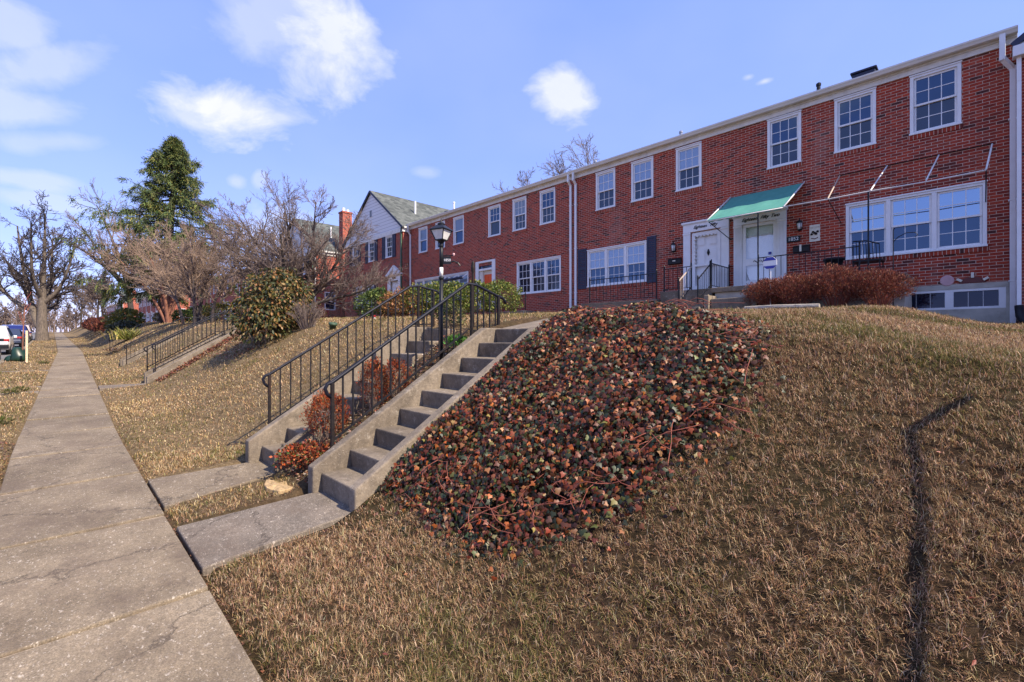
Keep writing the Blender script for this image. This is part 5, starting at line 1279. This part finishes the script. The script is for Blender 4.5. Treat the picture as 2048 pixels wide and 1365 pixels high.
azalea(-4.92,2.92,.19,.42,1700,54,'small dull red bush beside the upright fiery one')
shrub('red_ground_plant', 'low mound of red ground plant by the flat stone', [gb(-5.08,1.90,.24,.25,.22), gb(-4.84,2.02,.15,.22,.16)], 2200, .034, RED+[(2,.3,.14,.07),(2,.07,.1,.025)], 55, cat='plant', stems=0, inner=.3)
BARB = [(5,.17,.045,.03),(3,.25,.07,.036),(4,.10,.03,.023),(2,.31,.13,.075),(1,.2,.12,.075)]
for i, (x, y, rx, h, lb) in enumerate([(-3.80,12.75,.42,.74,'left end red barberry bush below the porch railing'),(-3.15,12.65,.54,.80,'red barberry bush, second from the left below the porch'),(-2.35,12.7,.56,.92,'tallest red barberry bush under the triple window'),(-1.58,12.7,.50,.80,'right end red barberry bush beside the basement window')]):
    shrub('red_barberry', lb, [(x,y,G1(x,y)+.10,rx*1.22,.52,h-.06)], 7500, .044, BARB, 60+i, leafdir='up', stems=90, stem_mat='vine', stem_r=.0055, inner=.35, width=.55, group='red barberry bushes in front of the porch', base=(x,y,G1(x,y)))
GREEN = [(4,.065,.105,.02),(4,.125,.16,.028),(3,.20,.21,.04),(1,.025,.045,.014),(1,.30,.27,.08)]
shrub('green_hedge', 'rounded bright green hedge in front of the orange door house', [gb(-10.75,10.1,.68,.6,1.05), gb(-10.9,9.3,.6,.6,1.0), gb(-11.1,8.6,.6,.6,.98), gb(-11.25,8.0,.6,.55,.98), gb(-11.4,7.5,.5,.5,.92)], 13000, .064, GREEN, 70, cat='hedge', stems=30, stem_mat='twig_dark')
ORG = [(4,.30,.13,.045),(3,.22,.10,.035),(2,.36,.2,.09),(2,.12,.085,.025)]
shrub('rust_bush', 'orange-brown leaved bush left of the rounded green hedge', [gb(-11.6,7.2,.55,.5,.82), gb(-11.9,7.0,.45,.45,.75)], 3000, .06, ORG, 71, stems=16)
shrub('green_bush', 'dark green bush under the gable house door', [gb(-12.5,6.85,.5,.5,.88), gb(-13.1,6.9,.45,.45,.75)], 2600, .065, GREEN[:2]+[(4,.02,.04,.012)], 72, stems=10)
shrub('green_bush', 'small dark bush at the head of the narrow left steps', [gb(-5.60,4.25,.22,.2,.34)], 1200, .032, [(3,.03,.05,.014),(2,.06,.07,.02),(2,.15,.13,.04)], 73, stems=18, stem_r=.004)
shrub('green_plant', 'bright green weed against the cheek wall by the railing', [gb(-4.80,3.75,.12,.16,.13)], 260, .05, [(3,.06,.16,.03),(2,.1,.22,.04)], 74, cat='plant', leafdir='up')
shrub('twiggy_bush', 'bare twiggy bush at the right foot of the big bush', [gb(-11.0,4.2,.5,.45,.72)], 120, .03, OLIVE, 75, stems=90, stem_mat='twig', stem_r=.007)
for i, (x, y, r, h) in enumerate([(-29.5,9.6,1.0,1.1),(-27.6,10.0,.9,.9),(-25.9,10.2,.8,.7)]):
    shrub('twiggy_bush', ['brown twiggy bush by the side wall corner with the downspout','brown twiggy bush under the gable house railing, middle of three','low brown twiggy bush nearest the gable house door'][i], [gb(x,y,r,.6,h)], 500, .05, [(2,.13,.06,.04),(2,.2,.12,.08)], 76+i, stems=80, stem_mat='twig', stem_r=.011)
shrub('yellow_green_bush', 'large yellow-green bush under the far chimney', [gb(-50,4.4,1.4,1.1,1.45), gb(-52,4.2,1.1,1.0,1.1)], 2600, .20, [(4,.19,.17,.025),(3,.10,.12,.022),(2,.3,.2,.05),(1,.05,.07,.02)], 81)
shrub('green_bush', 'dark spreading bush below the large yellow-green bush', [gb(-44.5,3.9,1.0,.8,.8), gb(-46,3.6,.9,.8,.8)], 1300, .16, [(4,.05,.06,.035),(2,.13,.14,.10),(2,.03,.04,.02)], 82)
shrub('tan_bush', 'small round pale bush near the conifer foot', [gb(-44,6.0,.6,.6,.75)], 700, .12, [(3,.24,.19,.07),(2,.17,.13,.05)], 83)
for i, (x, y, r, h, lb) in enumerate([(-34.2,5.7,.6,.75,'small dark green bush in front of the far side window'),(-32.6,6.3,.85,.9,'broad dark green bush right of the far side window'),(-28.6,6.4,.9,.95,'olive green bush behind the far railings')]):
    shrub('green_bush', lb, [gb(x,y,r,r,h)], 1500, .10, (GREEN[:2]+[(4,.02,.04,.014)]) if i < 2 else [(3,.12,.11,.02),(2,.05,.07,.02),(2,.2,.15,.03)], 84+i)
for i in range(6):
    x = -58-i*4.6; shrub('red_hedge_bush', 'brownish red hedge bush on the far bank, one of a row', [gb(x,3.5+.05*i,2.6,.9,1.35), gb(x-2,3.6,1.6,.8,1.15)], 1700, .2, [(4,.10,.03,.02),(3,.17,.05,.028),(2,.05,.02,.016)], 90+i, group='red hedge bushes on the far bank', leafdir='up')
rng = np.random.RandomState(6); n = 420; a = rng.rand(n)*6.28; x, y = -37.3, 3.35; z0 = G1(x, y)
t = thing('grass_clump', (x,y,z0), 'clump of long yellow-green leaves on the bank beyond the railings', 'plant')
d = np.stack([np.cos(a)*rng.uniform(.2,1.1,n), np.sin(a)*rng.uniform(.2,1.1,n), rng.uniform(.25,1.1,n)],1); pb = np.stack([x+rng.normal(0,.4,n), y+rng.normal(0,.3,n), np.full(n,z0)],1)
scatter('leaves', [(-.5,0,0),(.5,0,0),(.4,.5,.05),(-.4,.5,.05),(0,1,-.12)], [(0,1,2,3),(3,2,4)], pb, frames(d, rng, np.array([[0,0,1.]]).repeat(n,0), .2), np.stack([np.full(n,.05), rng.uniform(.5,1.0,n), np.full(n,.8)],1), pick(rng, [(3,.36,.34,.08),(3,.22,.25,.05),(2,.45,.38,.16)], n), M['leaf'], t)
rng = np.random.RandomState(66); n = 260; x, y = -33.0, 2.5; z0 = G1(x, y); a = rng.rand(n)*6.28
t = thing('grass_clump', (x,y,z0), 'dry tan tuft of leaves lower on the bank before the yellow clump', 'plant')
d = np.stack([np.cos(a), np.sin(a), rng.uniform(.1,.8,n)],1); pb = np.stack([x+rng.normal(0,.5,n), y+rng.normal(0,.25,n), np.full(n,z0)],1)
scatter('leaves', [(-.5,0,0),(.5,0,0),(.4,.5,.05),(-.4,.5,.05),(0,1,-.12)], [(0,1,2,3),(3,2,4)], pb, frames(d, rng, np.array([[0,0,1.]]).repeat(n,0), .2), np.stack([np.full(n,.04), rng.uniform(.2,.5,n), np.full(n,.5)],1), pick(rng, [(3,.36,.22,.10),(2,.45,.33,.2)], n), M['leaf'], t)

# ------------------------------------------------------------------ ivy bank
IVY = np.array([(-3.66,2.0),(-3.42,2.0),(-3.0,1.97),(-2.65,1.87),(-2.30,1.92),(-2.02,2.0),(-1.80,2.11),(-1.60,2.31),(-1.47,2.48),(-1.35,2.72),(-1.22,2.95),(-1.12,3.13),(-1.07,3.42),(-1.12,3.78),(-1.24,4.03),(-1.45,4.36),(-1.80,4.72),(-2.35,5.2),(-3.0,5.45),(-3.62,5.4),(-3.70,4.6),(-3.64,3.6)])
def inside(P, poly):
    x, y = P[:, 0], P[:, 1]; c = np.zeros(len(P), bool); n = len(poly); j = n-1
    for i in range(n):
        xi, yi = poly[i]; xj, yj = poly[j]
        c ^= ((yi > y) != (yj > y)) & (x < (xj-xi)*(y-yi)/(yj-yi+1e-12)+xi); j = i
    return c
def edge_dist(P, poly):
    d = np.full(len(P), 9.); n = len(poly)
    for i in range(n):
        a, b = poly[i], poly[(i+1) % n]; ab = b-a; t = np.clip(((P-a)@ab)/(ab@ab+1e-9), 0, 1); d = np.minimum(d, np.linalg.norm(P-(a+t[:, None]*ab), axis=1))
    return d
rng = np.random.RandomState(9)
P2 = np.stack([rng.uniform(-3.9,-.9,78000), rng.uniform(1.8,6.3,78000)],1)
wobble = .09*np.sin(P2[:,0]*9)+.09*np.sin(P2[:,1]*11+1)+.05*np.sin(P2[:,0]*23+P2[:,1]*17)
e = edge_dist(P2, IVY); ins = inside(P2, IVY); keep = (ins & (e > .09+wobble*.9)) | (ins & (rng.rand(len(P2)) < .25)) | ((e < .16) & (rng.rand(len(P2)) < .04) & (P2[:,0] > -3.6))
keep &= (P2[:,0] > -3.72)
P2 = P2[keep]; IV2 = np.where(IVY[:, :1] < -3.38, np.array([[-3.84, 0]])+IVY*np.array([[0, 1.]]), IVY); e = np.where(inside(P2, IVY), edge_dist(P2, IV2), 0); n = len(P2)   # the ivy leans on the cheek wall at full height
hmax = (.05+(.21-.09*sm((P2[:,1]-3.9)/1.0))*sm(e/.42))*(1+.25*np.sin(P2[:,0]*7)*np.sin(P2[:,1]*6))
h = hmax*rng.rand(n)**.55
Z = gz(P2[:,0], P2[:,1], False)+h-.01
nrm = unit_rows(np.stack([np.zeros(n), np.full(n,-.55), np.ones(n)],1))
D = nrm*.0+np.stack([rng.normal(0,.6,n), -.40+rng.normal(0,.5,n), -1.0+rng.normal(0,.5,n)],1)
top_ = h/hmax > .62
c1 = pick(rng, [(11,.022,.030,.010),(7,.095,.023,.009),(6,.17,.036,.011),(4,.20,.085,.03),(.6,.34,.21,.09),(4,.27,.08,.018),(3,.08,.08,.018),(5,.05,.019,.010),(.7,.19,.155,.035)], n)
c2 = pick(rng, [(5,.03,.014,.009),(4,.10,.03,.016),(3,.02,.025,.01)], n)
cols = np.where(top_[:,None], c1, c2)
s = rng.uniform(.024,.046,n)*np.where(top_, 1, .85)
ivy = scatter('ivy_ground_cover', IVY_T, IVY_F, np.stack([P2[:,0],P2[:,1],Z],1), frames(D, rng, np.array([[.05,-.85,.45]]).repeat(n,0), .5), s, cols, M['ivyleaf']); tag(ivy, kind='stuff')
m = 420; P3 = P2[rng.choice(n, m)]; a = rng.normal(.25,.9,m); L = rng.uniform(.12,.5,m); k = 5; ss_ = np.linspace(0,1,k)
pts = np.zeros((m,k,3)); pts[:,:,0] = P3[:,:1]+np.cos(a)[:,None]*L[:,None]*ss_; pts[:,:,1] = P3[:,1:]+np.sin(a)[:,None]*L[:,None]*ss_*.8+.02*np.sin(ss_*7)[None]
pts[:,:,2] = gz(pts[:,:,0], pts[:,:,1], False)+.10+.07*rng.rand(m)[:,None]*np.sin(ss_*3)[None]+.04*rng.rand(m)[:,None]
ok = inside(pts[:,-1,:2], IVY) | (rng.rand(m) < .25); pts = pts[ok]
vs = tubes([(pts, np.full(pts.shape[:2], .0026), 4)], 'ivy_stems', M['vine'], None); tag(vs, kind='stuff')

# ------------------------------------------------------------------ grass
def cam_px(X, Y, Z):
    d = X*DV[0]+Y*DV[1]; l = X*RV[0]+Y*RV[1]; dd = np.maximum(d, .01)
    return 1024+F_PX*l/dd, 680-F_PX*(Z-CAM_H)/dd, d
def lawn_ok(X, Y):
    o = bend(X); y = Y-o
    ok = ~((y > -.40) & (y < .735))
    ok &= y > -1.9
    ok &= ~((Y > 12.6) & (X > -7.2) & (X < -5.2)) & ~((Y > 12.9) & (X > -10) & (X < -7)) & (Y < 14.72)
    ok &= ~((X > -4.67) & (X < -3.66) & (Y > .7) & (Y < 12.4)) & ~((X > -6.3) & (X < -5.22) & (Y > .7) & (Y < 1.8)) & ~((X > -6.16) & (X < -5.34) & (Y > 1.6) & (Y < 4.3))
    ok &= ~((X > -16.9) & (X < -15.78) & (Y > .7) & (Y < 4.7)) & ~((X > -24.8) & (X < -23.5) & (Y > 1.8) & (Y < 5))
    ok &= ~((X > -5.34) & (X < -4.6) & (Y > 1.72) & (Y < 3.9))
    return ok
rng = np.random.RandomState(17)
bands = [(-3.5,.9,5000),(.9,2.2,34000),(2.2,3.6,21000),(3.6,6,8500),(6,10,1900),(10,16,620),(16,28,170),(28,60,40)]
GP = []
for (d0, d1, dens) in bands:
    ext = max(d1*1.45, 7)
    lim = dict(x=(-min(ext,75), min(max(ext*.35,3.5),6.5)), y=(-2.0, min(ext, 14.7)))
    A = (lim['x'][1]-lim['x'][0])*(lim['y'][1]-lim['y'][0]); n = int(A*dens)
    X = rng.uniform(*lim['x'], n); Y = rng.uniform(*lim['y'], n); d = X*DV[0]+Y*DV[1]
    k = (d >= d0) & (d < d1); X, Y, d = X[k], Y[k], d[k]
    px, py, _ = cam_px(X, Y, gz(X, Y, False)); k = (((px > -260) & (px < 2350) & (py < 1560) & (d[...] > .35)) | (rng.rand(len(X)) < (.4 if d0 > 0 else 1))) & lawn_ok(X, Y) & (np.abs(X) < 90) & ((d >= d0) if d0 > 0 else (X > -2.5))
    GP.append(np.stack([X[k], Y[k]], 1))
GP = np.concatenate(GP); X, Y = GP[:,0], GP[:,1]
iv = inside(GP, IVY) & (edge_dist(GP, IVY) > .12)
h1 = np.sin(X*31+2.2*np.sin(Y*17))*np.sin(Y*37+2*np.sin(X*19))+.8*np.sin(X*67+1.7*np.sin(Y*41))*np.sin(Y*73+1.4*np.sin(X*53))
k = ~iv & (rng.rand(len(X)) < .10+.9*sm((h1+.62)/.9)); GP = GP[k]; X, Y = GP[:,0], GP[:,1]; n = len(GP)
d = np.maximum(X*DV[0]+Y*DV[1], 1)
Z = gz(X, Y)-.006
clump = np.sin(X*5.3+1.3*np.sin(Y*4.1))*np.sin(Y*6.1+1.1*np.sin(X*3.7))
greenish = np.clip(.20+.45*np.sin(X*1.1+2)*np.sin(Y*1.6+X*.4+.5)+.25*clump+.18*((Y < 1.6) & (X > -4.2)), .03, .85)
wid = np.maximum(.0020, d*.00095)*rng.uniform(.7,1.3,n); Ln = (.022+.026*rng.rand(n)+.016*np.maximum(clump,0)+.035*(rng.rand(n) < .04))*(1+.35*sm((d-5)/10))
hd = rng.rand(n)*2*np.pi+.0; lean = np.where(rng.rand(n) < .45, rng.uniform(1.1,1.75,n), rng.uniform(.25,1.2,n)); dirx, diry = np.cos(hd), np.sin(hd)-.35*sm((Y-1.4)/.8); 
side = np.stack([-np.sin(hd), np.cos(hd), np.zeros(n)],1)*(wid/2)[:,None]
hor = np.stack([dirx, diry, np.zeros(n)],1); up = np.array([0,0,1.])[None]
B = np.stack([X,Y,Z],1); th1 = lean*.45; th2 = lean*1.15
Mi = B+(hor*np.sin(th1)[:,None]+up*np.cos(th1)[:,None])*(Ln*.55)[:,None]
Ti = Mi+(hor*np.sin(th2)[:,None]+up*np.cos(th2)[:,None])*(Ln*.6)[:,None]+rng.normal(0,.004,(n,3))
V = np.stack([B-side, B+side, Mi+side*.85, Mi-side*.85, Ti], 1).reshape(-1,3); o = (np.arange(n)*5)[:,None]
straw = pick(rng, [(4,.40,.25,.135),(3,.52,.36,.205),(3,.25,.14,.072),(2,.11,.058,.03),(2,.62,.47,.30)], n, .2)
gold = pick(rng, [(4,.49,.345,.165),(3,.60,.445,.24),(3,.33,.21,.09),(2,.15,.09,.04),(1,.70,.57,.37)], n, .18); mixl = sm((-X-4.2)/1.2)*.85+.1*np.sin(X*.9)*np.sin(Y*1.1)  # sunlight of the left bank put into brighter straw colours
straw = np.where((rng.rand(n) < mixl)[:,None], gold, straw); greenish = greenish*(1-.15*mixl)
green = pick(rng, [(3,.12,.105,.03),(3,.155,.145,.04),(1,.06,.085,.022),(1,.2,.19,.06)], n, .2)
cols = np.where((rng.rand(n) < greenish)[:,None], green, straw)
# the foot of every blade is browner and darker than the tip
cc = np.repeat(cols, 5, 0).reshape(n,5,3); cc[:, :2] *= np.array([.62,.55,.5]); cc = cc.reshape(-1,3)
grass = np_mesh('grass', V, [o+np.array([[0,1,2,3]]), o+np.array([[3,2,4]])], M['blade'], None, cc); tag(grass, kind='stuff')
print('grass blades', n)

# dead leaves: on the bank beside the farther steps, between the two flights and here and there
rng = np.random.RandomState(23)
def litter(name, X, Y, size, pal, lift=.012):
    n = len(X); Zl = gz(X, Y, False)+lift+.02*rng.rand(n); dd = np.stack([rng.normal(0,1,n), rng.normal(0,1,n), rng.normal(0,.25,n)],1)
    o = scatter(name, LEAF_T, LEAF_F, np.stack([X,Y,Zl],1), frames(dd, rng, np.array([[0,0,1.]]).repeat(n,0), .3), np.stack([size*.9*rng.uniform(.6,1.3,n), size*rng.uniform(.6,1.3,n), size*np.ones(n)],1), pick(rng, pal, n, .25), M['leaf']); return tag(o, kind='stuff')
DEAD = [(4,.16,.05,.028),(3,.27,.10,.05),(2,.38,.24,.15),(2,.08,.035,.025)]
n = 2600; u = rng.rand(n); litter('leaf_litter', np.concatenate([-15.62+.55*rng.rand(n)**1.6, rng.uniform(-15,-12,900)]), np.concatenate([2.0+2.6*u, 3.0+1.6*rng.rand(900)]), .07, DEAD)
n = 2400; Xl, Yl = rng.uniform(-5.33,-4.62,n), rng.uniform(1.75,3.95,n); litter('leaf_litter', Xl, Yl, .036, DEAD+[(4,.36,.26,.17),(2,.5,.4,.3)])
n = 700; x = rng.uniform(-9,1.0,n); y = rng.uniform(.8,6,n); k = lawn_ok(x, y); litter('leaf_litter', x[k][:160], y[k][:160], .03, DEAD)
n = 1200; x = rng.uniform(-9.5,-6.5,n); y = rng.uniform(-.9,-.34,n)+.02*np.sin(x*9); litter('leaf_litter', x, y, .04, [(2,.07,.045,.03),(2,.12,.08,.05),(2,.22,.09,.04)])
n = 900; x = rng.uniform(-5.2,-3.9,n); y = np.where(rng.rand(n) < .5, .735, .80)+rng.normal(0,.012,n); litter('leaf_litter', rng.uniform(-15,-1,n), .715+rng.normal(0,.012,n), .022, [(3,.09,.045,.025),(2,.14,.06,.03),(1,.25,.12,.06)], .0)
for i, (x, y, lb) in enumerate([(-15.9,-.7,'green weed tuft on the verge beside the paving strip'), (-16.3,-.55,'green weed tuft between the two verge paving strips'), (-11.2,-.62,'bright green weed tuft at the sidewalk edge'), (-27,-.25,'green weed tuft at the left edge of the sidewalk past the stake')]):
    shrub('weed_tuft', lb, [gb(x,y,.16,.14,.10)], 220, .06, [(3,.07,.085,.02),(2,.10,.11,.03),(3,.22,.17,.08)], 110+i, cat='plant', leafdir='up', width=.5)

# ------------------------------------------------------------------ far woods
rng = np.random.RandomState(77); lv = []
base_p, base_r = [], []
for i in range(330):
    x = rng.uniform(-340,-165); y = rng.uniform(-95,70); 
    if -13 < y < 14 and x > -200: continue
    H = rng.uniform(7,12); zz = 3.0; s = np.linspace(0,1,6); base_p.append(np.stack([x+rng.normal(0,.5)*s, y+rng.normal(0,.5)*s, zz+H*s],1)); base_r.append(np.linspace(.28,.06,6))
bp_, br_ = np.array(base_p), np.array(base_r)
c1_ = sprout(rng, bp_, br_, 9, .6, .45, k=4, wob=.15, trop=.4, tmin=.25, rr=.55); c2_ = sprout(rng, *c1_, 6, .6, .55, k=3, wob=.2, trop=.2, tmin=.1, rr=.6); c3_ = sprout(rng, *c2_, 3, .6, .6, k=2, wob=.2, trop=.1, tmin=.1, rr=.7)
fw = tubes([(bp_, br_, 5), (*c1_, 3), (*c2_, 3), (*c3_, 3)], 'far_wood', M['twig'], None, .07); tag(fw, kind='stuff')
n = 5200; x = rng.uniform(-330,-215,n); y = -12-rng.rand(n)*75; z = 3+7*rng.rand(n)**.9*(.7+.3*np.sin(y*.5))
fe = scatter('far_evergreens', LEAF_T, LEAF_F, np.stack([x,y,z],1), frames(rng.normal(0,1,(n,3)), rng), rng.uniform(.8,1.8,n), pick(rng, [(3,.05,.055,.02),(2,.03,.04,.02),(2,.09,.08,.035)], n), M['leaf']); tag(fe, kind='stuff')

# ------------------------------------------------------------------ parked cars
def car(label, X0, Yc, col, kind):
    zg = -GRADE*(-X0)*-1-.135
    t = thing('parked_car', (X0, Yc, zg), label, 'car', 'cars parked along the kerb')
    paint = plain('car_paint', col, .22, .3, var=.03)
    if kind == 'suv':
        Lc, st = 4.5, [(0,.45,.95,1.0,.80,.70),(.10,.32,.98,1.20,.88,.72),(.45,.28,1.0,1.62,.90,.70),(1.2,.26,1.0,1.68,.91,.70),(2.3,.26,.99,1.66,.91,.70),(3.1,.26,.98,1.12,.90,.74),(4.1,.28,.86,.90,.86,.72),(4.45,.40,.70,.74,.76,.62)]
    else:
        Lc, st = 4.6, [(0,.45,.86,.90,.78,.68),(.12,.32,.92,.95,.86,.74),(.75,.26,.95,.99,.89,.74),(1.45,.25,.95,1.42,.90,.66),(2.5,.25,.94,1.44,.90,.66),(3.35,.25,.92,.97,.89,.74),(4.2,.28,.80,.84,.85,.7),(4.55,.40,.64,.68,.74,.6)]
    q = MB(); rings = []
    for (s, zb, zm, zt, wb, wt) in st:
        r = [(-wb*.93,zb),(-wb,(zb+zm)/2),(-wb*.99,zm),(-wt,zt),(wt,zt),(wb*.99,zm),(wb,(zb+zm)/2),(wb*.93,zb)]
        rings.append([(X0-s, Yc+a, zg+z) for a, z in r])
    for a, b in zip(rings[:-1], rings[1:]): q.add(a+b, [(i,(i+1)%8,8+(i+1)%8,8+i) for i in range(8)])
    q.add(rings[0], [tuple(range(8))[::-1]]); q.add(rings[-1], [tuple(range(8))]); body = q.build('body', paint, t, bevel=.03, smooth=True)
    gl = M['glass_dim']
    def W(s, y, z): return (X0-s, Yc+y, zg+z)
    if kind == 'suv':
        q = MB(); q.add([W(.085,-.66,1.05),W(.085,.66,1.05),W(.42,.60,1.56),W(.42,-.60,1.56),W(.13,-.66,1.05),W(.13,.66,1.05),W(.47,.60,1.54),W(.47,-.60,1.54)], [(0,1,2,3),(7,6,5,4),(0,4,5,1),(1,5,6,2),(2,6,7,3),(3,7,4,0)]); q.build('rear_window', gl, t)
        sw_ = [(.5,1.06),(.62,1.56),(2.25,1.58),(2.95,1.06)]
    else:
        q = MB(); q.add([W(.80,-.62,1.0),W(.80,.62,1.0),W(1.42,.58,1.40),W(1.42,-.58,1.40),W(.85,-.62,.98),W(.85,.62,.98),W(1.47,.58,1.38),W(1.47,-.58,1.38)], [(0,1,2,3),(7,6,5,4),(0,4,5,1),(1,5,6,2),(2,6,7,3),(3,7,4,0)]); q.build('rear_window', gl, t)
        sw_ = [(.95,1.0),(1.5,1.37),(2.48,1.39),(3.2,.98)]
    for s_ in (-1, 1):
        q = MB(); hi = sw_[1][1]; p = [W(a, s_*((.905 if z < 1.2 else .735 if kind == 'suv' else .70)), z) for a, z in sw_]; q.prism(p, (0, s_*.012, 0)); q.build('side_window', gl, t)
        q = MB(); z0 = .78 if kind == 'suv' else .70; q.box(X0-.16, X0+.015, *sorted((Yc+s_*.60, Yc+s_*.86)), zg+z0, zg+z0+.13); q.build('taillight', M['red_lens'], t, bevel=.02)
        q = MB(); q.box(*sorted((X0-2.98, X0-2.78)), *sorted((Yc+s_*.9, Yc+s_*1.05)), zg+.98, zg+1.12); q.build('wing_mirror', paint, t, bevel=.02)
        for sx in (.85, 3.55):
            q = MB(); q.lathe((0,0,0), [(.25,-.11),(.33,-.09),(.335,.09),(.25,.11)], 20); q.v = [(X0-sx+x, Yc+s_*.80+z, zg+.335+y) for x, y, z in q.v]; wh = q.build('wheel', M['tyre'], t)
            q = MB(); q.lathe((0,0,0), [(.05,-.118),(.22,-.115),(.22,.115),(.05,.118)], 14); q.v = [(X0-sx+x, Yc+s_*.80+z, zg+.335+y) for x, y, z in q.v]; q.build('rim', M['rim'], wh)
    q = MB(); q.box(X0-.10, X0+.05, Yc-.84, Yc+.84, zg+.36, zg+.60); q.build('bumper', M['metal_black'] if kind == 'suv' else paint, t, bevel=.04)
    q = MB(); q.box(X0+.051, X0+.062, Yc-.17, Yc+.17, zg+.62, zg+.76); q.build('licence_plate', M['plaque'], t)
    return t
car('dark car nearest the frame edge, parked along the kerb', -30.3, -2.72, (.02,.025,.03), 'sedan')
car('white crossover with red tail lights parked behind the watering bag', -38.4, -2.58, (.72,.73,.74), 'suv')
car('dark blue-grey sedan with red tail lights parked ahead of the white crossover', -49.2, -2.45, (.045,.055,.09), 'sedan')
car('deep blue van-like car parked between the sedan and the huge tree', -58.5, -2.4, (.02,.03,.14), 'suv')
car('white and red car parked farthest along, beside the huge trunk', -66.5, -2.4, (.6,.5,.5), 'suv')

# young street tree with its stake and green watering bag
x, y = -29.9, -.95; z = G1(x, y)
t = thing('sapling', (x,y,z), 'thin reddish sapling behind the pale stake on the verge', 'tree')
q = MB(); q.tube([(x,y,z-.05),(x+.02,y+.02,z+1.2),(x-.02,y+.08,z+2.4)], [.03,.022,.012], 8); q.build('trunk', M['bark_red'], t)
rng = np.random.RandomState(4); pts = np.array([[(x-.01*i+.0,y+.011*i,z+1.0+.25*i) for i in range(8)]]); rad = np.linspace(.02,.01,8)[None]; a_ = sprout(rng, pts, rad, 12, .45, .45, trop=.6); tubes([(*a_, 4)], 'crown', M['vine'], t, .008)
t = thing('watering_bag', (x-.12,y-.1,z), 'dark green tree watering bag slumped around the sapling', 'bag')
q = MB(); q.lathe((x-.05,y-.12,z-.02), [(.27,0),(.30,.10),(.28,.28),(.22,.48),(.15,.60),(.08,.64)], 14); q.v = [(X_+.04*math.sin(Z_*9), Y_+.05*math.sin(Z_*7+X_*5), Z_) for X_, Y_, Z_ in q.v]; q.build('bag_body', M['bag'], t, smooth=True)
q = MB(); q.lathe((x-.18,y-.34,z-.02), [(.20,0),(.23,.08),(.18,.2),(.08,.28)], 12); q.build('slumped_fold', M['bag'], t, smooth=True)
x2, y2 = -28.6, -.78; z2 = G1(x2, y2)
t = thing('wooden_stake', (x2,y2,z2), 'pale square wooden stake standing by the green watering bag', 'stake')
q = MB(); q.bar((x2,y2,z2-.05),(x2+.01,y2,z2+1.36),.075); q.build('shaft', M['timber'], t, bevel=.008)
